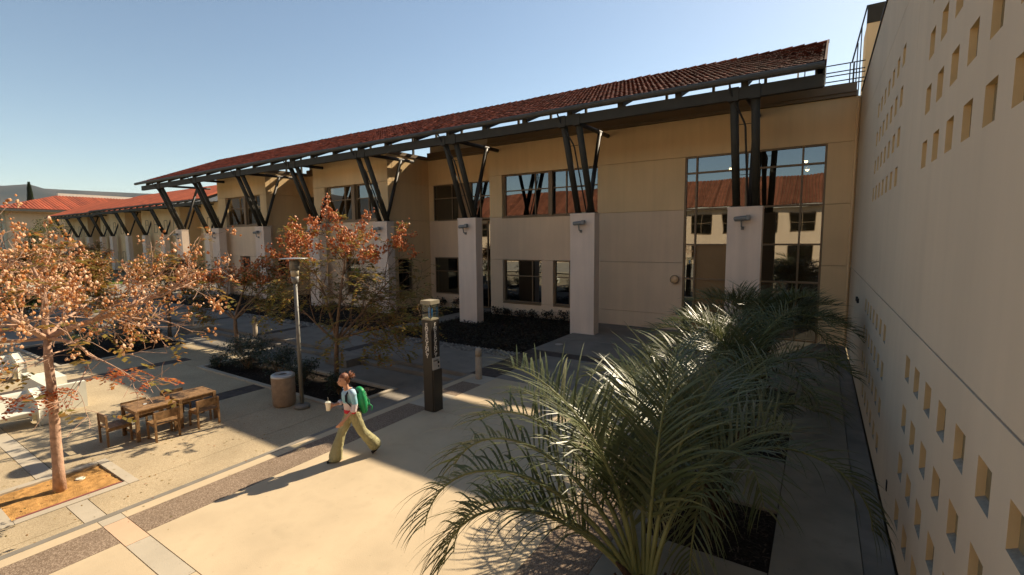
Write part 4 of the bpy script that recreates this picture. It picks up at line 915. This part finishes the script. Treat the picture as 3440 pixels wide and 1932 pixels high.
# mulch chips in the palm beds and planters: loose, uncountable
ch = MB()
for (x0, x1, y0, y1, z, n_) in [(-3.0,-1.38,a,b_,-.045,520) for a, b_ in beds[1:4]]+[(-19.6,-11.75,8,9.7,LZ-.022,1500)]:
    for _ in range(n_):
        p = Vector((rnd.uniform(x0+.03,x1-.03),rnd.uniform(y0+.03,y1-.03),z+rnd.uniform(0,.012))); a = rnd.uniform(0,6.3); u = Vector((cos(a),sin(a),rnd.uniform(-.2,.3)))*rnd.uniform(.02,.05); w = Vector((-sin(a),cos(a),0))*.009
        ch.add([p-u-w,p+u-w,p+u+w+Vector((0,0,.006)),p-u+w], [(0,1,2,3)])
o = ch.build('mulch_chips', ramp_island('mulch_chip', [(.015,.011,.008),(.04,.028,.02),(.07,.05,.035)], .9, 0)); stuff(o); o['label'] = 'loose dark bark chips on the planting beds'
fl = MB(); rnd = random.Random(77)
for _ in range(420):
    if rnd.random() < .7: x, y, z = rnd.gauss(-12.8,1.6), rnd.gauss(2.9,1.6), LZ
    else: x, y, z = rnd.uniform(-16,-10.4), rnd.uniform(5,7.7), LZ
    if x > -10.3: z = 0
    if (-13.4 < x < -11.75 and 1.55 < y < 3.3): z = LZ+.01
    a = rnd.uniform(0,6.3); s_ = rnd.uniform(.012,.035); u = Vector((cos(a)*s_,sin(a)*s_,rnd.uniform(0,.008))); w = Vector((-sin(a)*s_*.45,cos(a)*s_*.45,0)); p = Vector((x,y,z+.004)); fl.add([p-u,p+w,p+u,p-w],[(0,1,2,3)])
o = fl.build('fallen_leaves', M['leaf1']); stuff(o); o['label'] = 'dry leaves scattered on the paving under the pale trunk'
# cypresses and far trees
def cypress(x, y, h_, r_, lab, seed):
    rnd = random.Random(seed); t = thing('cypress', lab, 'tree', (x,y,0), 'far cypresses'); b = MB(); b.tube([(x,y,-.3),(x,y,h_*.9)], [r_*.18,.04], 6); b.build('trunk', M['bark2'], t)
    lf = MB()
    for _ in range(1500):
        u = rnd.random()**.8; rad = r_*math.sqrt(min(1, u*6))*(1-u)**.55*rnd.uniform(.75,1.05); a = rnd.uniform(0,6.28); p = Vector((x+cos(a)*rad, y+sin(a)*rad, .3+u*h_)); s = .5
        d = Vector((cos(a)*.4,sin(a)*.4,1)).normalized(); w = Vector((-sin(a),cos(a),0)); lf.add([p-w*.18, p+w*.18, p+d*s+w*.05, p+d*s-w*.05], [(0,1,2,3)])
    stuff(lf.build('foliage', M['cypress'], t))
cypress(-150,19.0,21.5,1.5,'tall dark cypress at the left edge of the picture',1); cypress(-168,35.5,19.0,1.2,'slim cypress behind the left hip of the far roof',2)
def far_tree(x, y, h_, r_, lab, seed, m='farleaf', n=1600, z0=0):
    rnd = random.Random(seed); t = thing('far_tree', lab, 'tree', (x,y,z0), 'trees by the far buildings'); b = MB(); b.tube([(x,y,z0-.3),(x+.1,y,z0+h_*.6)], [.16,.07], 7)
    for k in range(7): a = k*.9; b.tube([(x+.05,y,z0+h_*.35),(x+cos(a)*r_*.6,y+sin(a)*r_*.6,z0+h_*rnd.uniform(.6,.9))], [.06,.02], 5, False)
    b.build('trunk', M['bark2'], t); lf = MB()
    for k in range(22):
        a = rnd.uniform(0,6.28); q = (x+cos(a)*r_*rnd.uniform(.1,.8), y+sin(a)*r_*rnd.uniform(.1,.8), z0+h_*rnd.uniform(.38,.95)); leaf_quads(lf, q, r_*.35, n//22, rnd, .34, (1,1,.8))
    stuff(lf.build('crown', M[m], t))
far_tree(-112,25.0,8.2,3.2,'dark broad tree in front of the hipped building',3); far_tree(-103,22,7.0,2.6,'dark round tree beside the most distant struts',4); far_tree(-148,16.5,13,3.6,'sparse brown tree beside the tall cypress',5,'farleaf'); far_tree(-126,14,6,3.5,'low dark tree before the white pilasters',6); far_tree(-82,21.5,4.4,1.8,'small tree against the far cream wall',7)
far_tree(-98,12,4.5,2.6,'olive tree on the far lawn left of the hipped building',9); far_tree(-86,3,4.2,2.8,'olive tree on the far left lawn',10)

# ------------------------------------------------------------------ palms
def frond(par, base, az, el0, L, curl, rnd, nl=38, ll=.72, side=0, pw=1.35):
    """pinnate frond: a rachis that leaves the crown at elevation el0 and bends down by curl (radians)"""
    b = MB(); N_ = 20; pts = [Vector(base)]; dirs = []; pet = .22
    for i in range(N_):
        t_ = i/N_; el = el0-curl*(t_**pw); a = az+side*t_*t_
        d = Vector((cos(a)*cos(el), sin(a)*cos(el), sin(el))); dirs.append(d); pts.append(pts[-1]+d*(L/N_))
    dirs.append(dirs[-1])
    b.tube(pts, [.024*(1-.88*i/N_)+.003 for i in range(N_+1)], 6, False); ra = b.build('frond', M['rachis'], par, True)
    lf = MB()
    for k in range(nl):
        t_ = pet+(1-pet)*(k+.5)/nl; f_ = t_*N_; i = min(int(f_), N_-1); p0 = pts[i].lerp(pts[i+1], f_-i); d = dirs[i]; a = az+side*t_*t_
        sd_ = Vector((-sin(a),cos(a),0)); upn = d.cross(sd_)
        env = min(1, (t_-pet)*6+.5)*(1-.5*max(0,(t_-.6)/.4)**1.5)
        for sg in (-1,1):
            if rnd.random() < .05: continue
            l_ = ll*env*rnd.uniform(.75,1.15); v = (d*rnd.uniform(.55,1.0)+sd_*sg*rnd.uniform(.6,.85)+upn*rnd.uniform(.30,.75)).normalized()
            q = p0+d*rnd.uniform(-.01,.01); w0 = v.cross(upn+sd_*sg*-.6).normalized(); seg = 6; V = []; sag = rnd.uniform(.05,.17)*(1+max(0,(curl-1.85))*1.9); tw = rnd.uniform(.008,.014)
            for s_ in range(seg+1):
                u = s_/seg; wd = tw*(1-u**2.0)*(.6+.4*min(1,u*4))+.0008; V += [q+w0*wd, q-w0*wd]
                v = (v+Vector((0,0,-sag*(.5+1.3*u)))).normalized(); q = q+v*(l_/seg)
            lf.add(V, [(2*s_, 2*s_+1, 2*s_+3, 2*s_+2) for s_ in range(seg)])
    stuff(lf.build('leaflets', M['palm'], ra)); return ra
def palm(lab, x, y, z0, th, fronds, seed):
    rnd = random.Random(seed); t = thing('palm', lab, 'palm', (x,y,z0), 'pindo palms in the square beds')
    b = MB(); b.lathe((x,y,z0), [(.17,0),(.15,.2),(.13,th*.6),(.12,th),(.08,th+.1)], 14); b.build('trunk', M['boot'], t, True)
    for k in range(34):
        a = k*2.4; z = z0+.12+th*k/34; r_ = .14; b = MB()
        b.tube([Vector((x+cos(a)*r_*.8,y+sin(a)*r_*.8,z)), Vector((x+cos(a)*(r_+.05),y+sin(a)*(r_+.05),z+.12)), Vector((x+cos(a)*(r_+.12),y+sin(a)*(r_+.12),z+rnd.uniform(.2,.3)))], [.04,.028,.012], 6); b.build('leaf_base', M['boot'], t)
    for (az, el, L, cu, sd_) in fronds:
        a = R(az); base = (x+cos(a)*.08, y+sin(a)*.08, z0+th+.05); frond(t, base, a, R(el), L*(1.03 if y < 5 else 1), R(cu), rnd, 42 if y < 5 else 34, .82, sd_)
    return t
def fset(seed, n, keep=None, e0=80, e1=40):
    r_ = random.Random(seed); out = []
    for k in range(n):
        u = k/n; az = (k*137.5+r_.uniform(-12,12)) % 360
        el = e0-(e0-e1)*u+r_.uniform(-6,6); cu = 70+70*u+r_.uniform(-12,15); L = 1.9+.55*min(1,u*1.6)+r_.uniform(-.2,.2)
        if keep and not keep(az): continue
        out.append((az, el, L, cu, r_.uniform(-.4,.4)))
    return out
PY = [3.95, 7.26, 10.75, 14.05]
palm('nearest pindo palm, its arching fronds catching the sun', -2.2, PY[0], -.05, 1.15,
     [(185,42,2.5,132,.0),(189,55,2.85,140,.05),(178,64,2.7,128,.0),(168,70,2.6,112,.1),(196,46,2.4,135,-.1),(158,76,2.4,100,0),(136,74,2.3,105,.1),(112,77,2.4,92,.1),(92,84,2.3,60,.0),(70,82,2.2,75,.2),(50,78,2.1,95,-.1),(172,82,2.4,80,0)], 71)
palm('pindo palm in the second square bed, dark trunk base visible', -2.2, PY[1], -.05, .85, fset(11,24,lambda a: 60 < a < 300)+[(158,64,2.6,130,.1),(180,58,2.9,128,-.1),(190,50,2.6,135,.1),(172,70,2.7,112,.0),(62,80,2.0,70,0),(40,70,2.0,110,0),(352,50,2.45,145,.0),(250,48,2.0,140,.1),(275,55,2.0,135,0),(225,52,2.2,130,0),(300,62,1.9,130,0)], 72)
palm('pindo palm in the third square bed', -2.2, PY[2], -.05, 1.1, fset(17,26,lambda a: 20 < a < 320)+[(5,60,2.2,115,0)]+[(175,66,2.6,105,0),(190,58,2.6,120,0),(160,60,2.5,110,0)], 73)
palm('farthest pindo palm, before the tall window', -2.2, PY[3], -.05, 1.4, fset(23,30,None,84,44)+[(15,66,2.1,80,0)], 74)

# ------------------------------------------------------------------ walking woman
def remeshed(b, name, m, par, vox=.009, sm=4, fold=0):
    o = b.build(name, m, par); r_ = o.modifiers.new('skin', 'REMESH'); r_.mode = 'VOXEL'; r_.voxel_size = vox; r_.use_smooth_shade = True
    s_ = o.modifiers.new('smooth', 'SMOOTH'); s_.iterations = sm; s_.factor = .5
    if fold:
        tx_ = bpy.data.textures.new('cloth_folds', 'CLOUDS'); tx_.noise_scale = .09; tx_.noise_depth = 2
        d_ = o.modifiers.new('folds', 'DISPLACE'); d_.texture = tx_; d_.strength = fold; d_.mid_level = .5
    return o
W0 = Vector((-8.52,5.80,0)); wf = Vector((-.28,-.96,0)).normalized(); wl = Vector((wf.y*-1, wf.x, 0)); wl = Vector((-wf.y, wf.x, 0))
PSN = thing('person', 'woman in flared green trousers with a green backpack striding with a white cup', 'person', tuple(W0))
def wp3(f, l, z): return W0+wf*f+wl*l+Vector((0,0,z))
def limb(b, pts, rad, n=14):
    P = [wp3(*p) for p in pts]; b.tube(P, rad, n)
    for p, r_ in zip(P, rad): b.ell(p, (r_,r_,r_), n, 8)
skin = mat('fair_skin', (.52,.27,.17), .5, .06, 12, 0, 1, .35)
hairm = mat('auburn_hair', (.20,.065,.022), .45, .45, 45, .5, 120, .5)
trm = mat('sage_green_corduroy', (.38,.35,.19), .85, .12, 9, .4, 160, .15)
n3 = trm.node_tree; tn = n3.nodes.new('ShaderNodeTexNoise'); tm_ = n3.nodes.new('ShaderNodeMapping'); tm_.inputs['Scale'].default_value = (16,16,2.6); g3 = n3.nodes.new('ShaderNodeNewGeometry')
n3.links.new(g3.outputs['Position'], tm_.inputs['Vector']); n3.links.new(tm_.outputs[0], tn.inputs['Vector']); tn.inputs['Detail'].default_value = 2
b3 = n3.nodes.new('ShaderNodeBump'); b3.inputs['Strength'].default_value = .9; b3.inputs['Distance'].default_value = .035; n3.links.new(tn.outputs['Fac'], b3.inputs['Height']); n3.links.new(b3.outputs[0], n3.nodes['Principled BSDF'].inputs['Normal'])
bpm = mat('green_backpack_nylon', (.012,.26,.085), .5, .12, 9, .15, 60, .4)
AX = (wf, wl, Vector((0,0,1)))
b = MB()
b.ell(wp3(.155,0,1.595), (.092,.070,.112), 20, 14, AX); b.ell(wp3(.185,0,1.545), (.062,.052,.07), 16, 10, AX)       # skull and jaw
b.tube([wp3(.225,0,1.52),wp3(.232,0,1.505)], [.026,.02], 10)                                                      # chin
b.tube([wp3(.243,0,1.605),wp3(.272,0,1.568),wp3(.25,0,1.562)], [.008,.014,.012], 8)                                # nose
b.tube([wp3(.246,-.018,1.537),wp3(.256,0,1.538),wp3(.246,.018,1.537)], [.006,.009,.006], 8)                       # lips
for s_ in (-1,1): b.ell(wp3(.155,s_*.072,1.585), (.018,.010,.028), 8, 6, AX)                                       # ears
limb(b, [(.12,0,1.50),(.095,0,1.40)], [.05,.055]); 
limb(b, [(.06,0,1.33),(.045,0,1.15),(.02,0,.95)], [.105,.10,.115])
limb(b, [(.05,.155,1.365),(.03,.215,1.07),(.27,.20,.86)], [.048,.038,.028]); limb(b, [(.05,-.155,1.365),(.06,-.225,1.09),(.30,-.15,1.10)], [.048,.038,.028])
limb(b, [(.01,-.085,.90),(.21,-.095,.50),(.345,-.10,.10)], [.075,.052,.034]); limb(b, [(-.005,.085,.90),(-.13,.09,.52),(-.40,.09,.19)], [.075,.052,.034])
# hands: palm, four fingers and a thumb each
def hand(b, wr, d, pn, th_side, curl):
    d = Vector(d).normalized(); pn = Vector(pn).normalized(); sd_ = d.cross(pn).normalized()*th_side; w_ = Vector(wr)
    b.obox(w_+d*.045, (d, sd_, pn), (.045,.037,.013))
    for k, (ln, of) in enumerate(((.066,.027),(.076,.009),(.070,-.009),(.054,-.026))):
        q = w_+d*.088+sd_*of; v = d.copy(); P = [q-d*.02, q]
        for j in range(3): v = (v+pn*curl).normalized(); q = q+v*(ln/3); P.append(q)
        b.tube(P, [.010,.010,.0092,.0088,.0075], 8)
    q = w_+d*.02+sd_*.03; v = (d*.7+sd_*.8).normalized(); P = [w_+d*.01+sd_*.012, q]
    for j in range(2): q = q+v*.026; P.append(q); v = (v+d*.25+pn*curl*.7).normalized()
    b.tube(P, [.014,.012,.0105,.009], 8)
hand(b, wp3(.28,.198,.852), wf*.75-Vector((0,0,.62)), -wl*.8+wf*.2, 1, .55)
cupc = wp3(.42,-.125,1.10)
hand(b, wp3(.315,-.165,1.10), wf*.95+wl*.05, wl*.98+wf*.1, -1, .50)
remeshed(b, 'body', skin, PSN, .0065, 3)
b = MB()                                                                                                          # hair with a loose bun
b.ell(wp3(.137,0,1.625), (.100,.080,.108), 18, 12, AX); b.ell(wp3(.09,0,1.575), (.06,.07,.075), 14, 10, AX); 
b.ell(wp3(.015,0,1.665), (.062,.055,.055), 14, 8, AX); rnd = random.Random(4)
for k in range(26): a = rnd.uniform(0,6.28); e_l = rnd.uniform(-.6,1.2); d = wf*cos(a)*.6+wl*sin(a)+Vector((0,0,e_l)); b.tube([wp3(.01,0,1.665)+d*.03, wp3(-.01,0,1.67)+d*.062, wp3(-.03,0,1.665)+d*.085-Vector((0,0,.015))], [.010,.007,.004], 6)
o = b.build('hair', hairm, PSN, True); 
# cut the face free: drop hair faces ahead of the hairline
bm_ = bmesh.new(); bm_.from_mesh(o.data)
kill = [f for f in bm_.faces if (lambda c: (c-(wp3(0,0,0)-W0)).dot(wf) > .165 and c.z < 1.655)(f.calc_center_median())]
bmesh.ops.delete(bm_, geom=kill, context='FACES'); bm_.to_mesh(o.data); bm_.free()
eye = mat('dark_eye', (.03,.02,.015), .2); b = MB()
for s_ in (-1,1): b.ell(wp3(.2315,s_*.033,1.592), (.007,.012,.007), 8, 6, AX)
b.build('eyes', eye, PSN, True)
b = MB()
for s_ in (-1,1): b.tube([wp3(.236,s_*.018,1.612),wp3(.236,s_*.035,1.617),wp3(.222,s_*.052,1.61)], .0045, 6)
b.build('eyebrows', hairm, PSN, True)
# striped cardigan: pale blue yoke, white middle, red hem (the knit's own colours, by height)
tm = bpy.data.materials.new('striped_knit'); tm.use_nodes = True; N = tm.node_tree.nodes; L_ = tm.node_tree.links
g_ = N.new('ShaderNodeNewGeometry'); sx_ = N.new('ShaderNodeSeparateXYZ'); L_.new(g_.outputs['Position'], sx_.inputs[0]); nz = N.new('ShaderNodeTexNoise'); nz.inputs['Scale'].default_value = 40; L_.new(g_.outputs['Position'], nz.inputs['Vector'])
ma = N.new('ShaderNodeMath'); ma.operation = 'MULTIPLY_ADD'; ma.inputs[1].default_value = .03; L_.new(nz.outputs['Fac'], ma.inputs[0]); L_.new(sx_.outputs['Z'], ma.inputs[2])
mr = N.new('ShaderNodeMapRange'); mr.inputs[1].default_value = .95; mr.inputs[2].default_value = 1.45; L_.new(ma.outputs[0], mr.inputs[0]); rp = N.new('ShaderNodeValToRGB'); L_.new(mr.outputs[0], rp.inputs[0]); rp.color_ramp.interpolation = 'LINEAR'
e_s = rp.color_ramp.elements; e_s[0].position = 0; e_s[0].color = (.50,.02,.04,1); e_s[1].position = 1; e_s[1].color = (.42,.55,.66,1)
for p_, c_ in ((.135,(.50,.02,.04,1)),(.165,(.62,.50,.48,1)),(.40,(.66,.56,.56,1)),(.46,(.20,.44,.52,1)),(.72,(.30,.50,.60,1))): q_ = e_s.new(p_); q_.color = c_
L_.new(rp.outputs[0], N['Principled BSDF'].inputs['Base Color']); N['Principled BSDF'].inputs['Roughness'].default_value = .9
b = MB()
b.tube([wp3(.015,0,.965),wp3(.03,0,1.02),wp3(.045,0,1.12),wp3(.06,0,1.25),wp3(.06,0,1.34),wp3(.07,0,1.40)], [.15,.132,.125,.14,.135,.085], 20)
for s_ in (-1,1): limb(b, [(.055,s_*.13,1.36),(.045,s_*.175,1.33)], [.075,.065]); b.ell(wp3(.125,s_*.055,1.23), (.06,.06,.06), 12, 8)
limb(b, [(.05,.17,1.345),(.035,.21,1.15),(.07,.22,1.02)], [.062,.056,.06]); limb(b, [(.05,-.17,1.345),(.055,-.22,1.13),(.16,-.20,1.10)], [.062,.056,.056])
remeshed(b, 'cardigan', tm, PSN, .010, 5, .012)
b = MB()
b.ell(wp3(.005,0,.93), (.135,.165,.10), 20, 12, AX); b.ell(wp3(-.055,.05,.885), (.105,.10,.10), 16, 10, AX); b.ell(wp3(-.04,-.05,.885), (.105,.10,.10), 16, 10, AX)
def trleg(pts, rad): limb(b, pts, rad, 18)
trleg([(.005,-.085,.90),(.115,-.09,.70),(.21,-.10,.50),(.29,-.10,.28),(.335,-.10,.10)], [.108,.095,.085,.105,.128])
trleg([(-.01,.085,.90),(-.06,.09,.71),(-.135,.09,.53),(-.27,.09,.35),(-.375,.09,.20)], [.115,.105,.094,.108,.128])
b.ell(wp3(.345,-.10,.035), (.145,.112,.028), 18, 8, AX); remeshed(b, 'trousers', trm, PSN, .011, 5, .016)
shoe = mat('black_shoe', (.012,.010,.009), .5)
b = MB(); b.tube([wp3(.27,-.10,.03),wp3(.40,-.10,.032),wp3(.505,-.105,.022)], [.034,.04,.028], 12); b.build('shoe', shoe, PSN, True)
b = MB(); b.tube([wp3(-.475,.09,.185),wp3(-.40,.09,.085),wp3(-.315,.09,.03)], [.036,.04,.03], 12); b.build('shoe', shoe, PSN, True)
BK = thing('backpack', 'bright green backpack on the walking woman', 'backpack', tuple(wp3(-.19,.01,1.14)))
b = MB(); c_ = wp3(-.175,.02,1.14); tl = Vector((0,0,1))*.985+wf*.14; nb = wf*.985-Vector((0,0,.14))
for t_, r1, r2 in [(-.20+.0475*k, .075+.030*sin(pi*(k+.5)/9), .125+.03*sin(pi*(k+.5)/9)) for k in range(9)]: b.ell(c_+tl*t_, (r1,r2,.09), 16, 10, (nb, wl, tl))
b.ell(c_+tl*-.09-nb*.07, (.05,.11,.10), 14, 8, (nb,wl,tl)); remeshed(b, 'bag', bpm, BK, .011, 4, .010)
stm = mat('navy_strap', (.012,.014,.025), .7)
for s_ in (-1,1):
    b = MB(); P = [wp3(-.09,s_*.09,1.30),wp3(-.02,s_*.105,1.425),wp3(.075,s_*.115,1.425),wp3(.16,s_*.12,1.33),wp3(.165,s_*.13,1.2),wp3(.06,s_*.17,1.06),wp3(-.10,s_*.13,1.0)]
    for p, q in zip(P[:-1], P[1:]): b.bar(p, q, .045, .012, wl if 0 else (0,0,1))
    b.build('strap', stm, BK)
for s_ in (-.4,.4): b = MB(); b.tube([c_+tl*.18-nb*.05+wl*s_*.1, c_+tl*.02-nb*.112+wl*s_*.22, c_-tl*.2-nb*.085+wl*s_*.2], .006, 6); b.build('seam', stm, BK, True)
pip = mat('pale_green_piping', (.20,.42,.26), .6)
for s_, o_ in ((.115,.06),(.06,.105),(-.06,.105)):
    b = MB(); b.tube([c_+tl*t_+wl*s_-nb*(-.0)-nb*0+nb*(-o_*(.75+.25*sin(pi*(t_+.2)/.38))) for t_ in (.16,.10,.02,-.06,-.14,-.19)], .0055, 6); b.build('piping', pip, BK, True)
b = MB(); b.obox(c_+tl*-.085-nb*.105, (wl,tl,nb), (.085,.075,.025)); o = b.build('pocket', bpm, BK); bv = o.modifiers.new('edge','BEVEL'); bv.width = .022; bv.segments = 3
b = MB(); b.tube([c_-tl*.10-nb*.10+wl*.10, c_-tl*.16-nb*.14+wl*.13, c_-tl*.24-nb*.12+wl*.12], .011, 6); b.build('side_strap', bpm, BK, True)
CP = thing('cup', 'large white paper cup with a straw in her raised hand', 'cup', tuple(cupc))
wc = mat('white_paper', (.80,.78,.72), .6, .02)
b = MB(); b.lathe(tuple(cupc-Vector((0,0,.075))), [(.036,0),(.052,.155),(.055,.158),(.055,.165),(.05,.168)], 20); b.build('cup_body', wc, CP, True)
b = MB(); b.lathe(tuple(cupc+Vector((0,0,.092))), [(.053,0),(.053,.008),(.04,.014),(.001,.016)], 20); b.build('lid', M['clear'], CP, True)
b = MB(); b.tube([cupc+Vector((0,0,.09)), cupc+Vector((.006,.0,.17)), cupc+Vector((.014,-.01,.185))], .0042, 6); b.build('straw', mat('grey_straw', (.35,.33,.30), .4), CP, True)
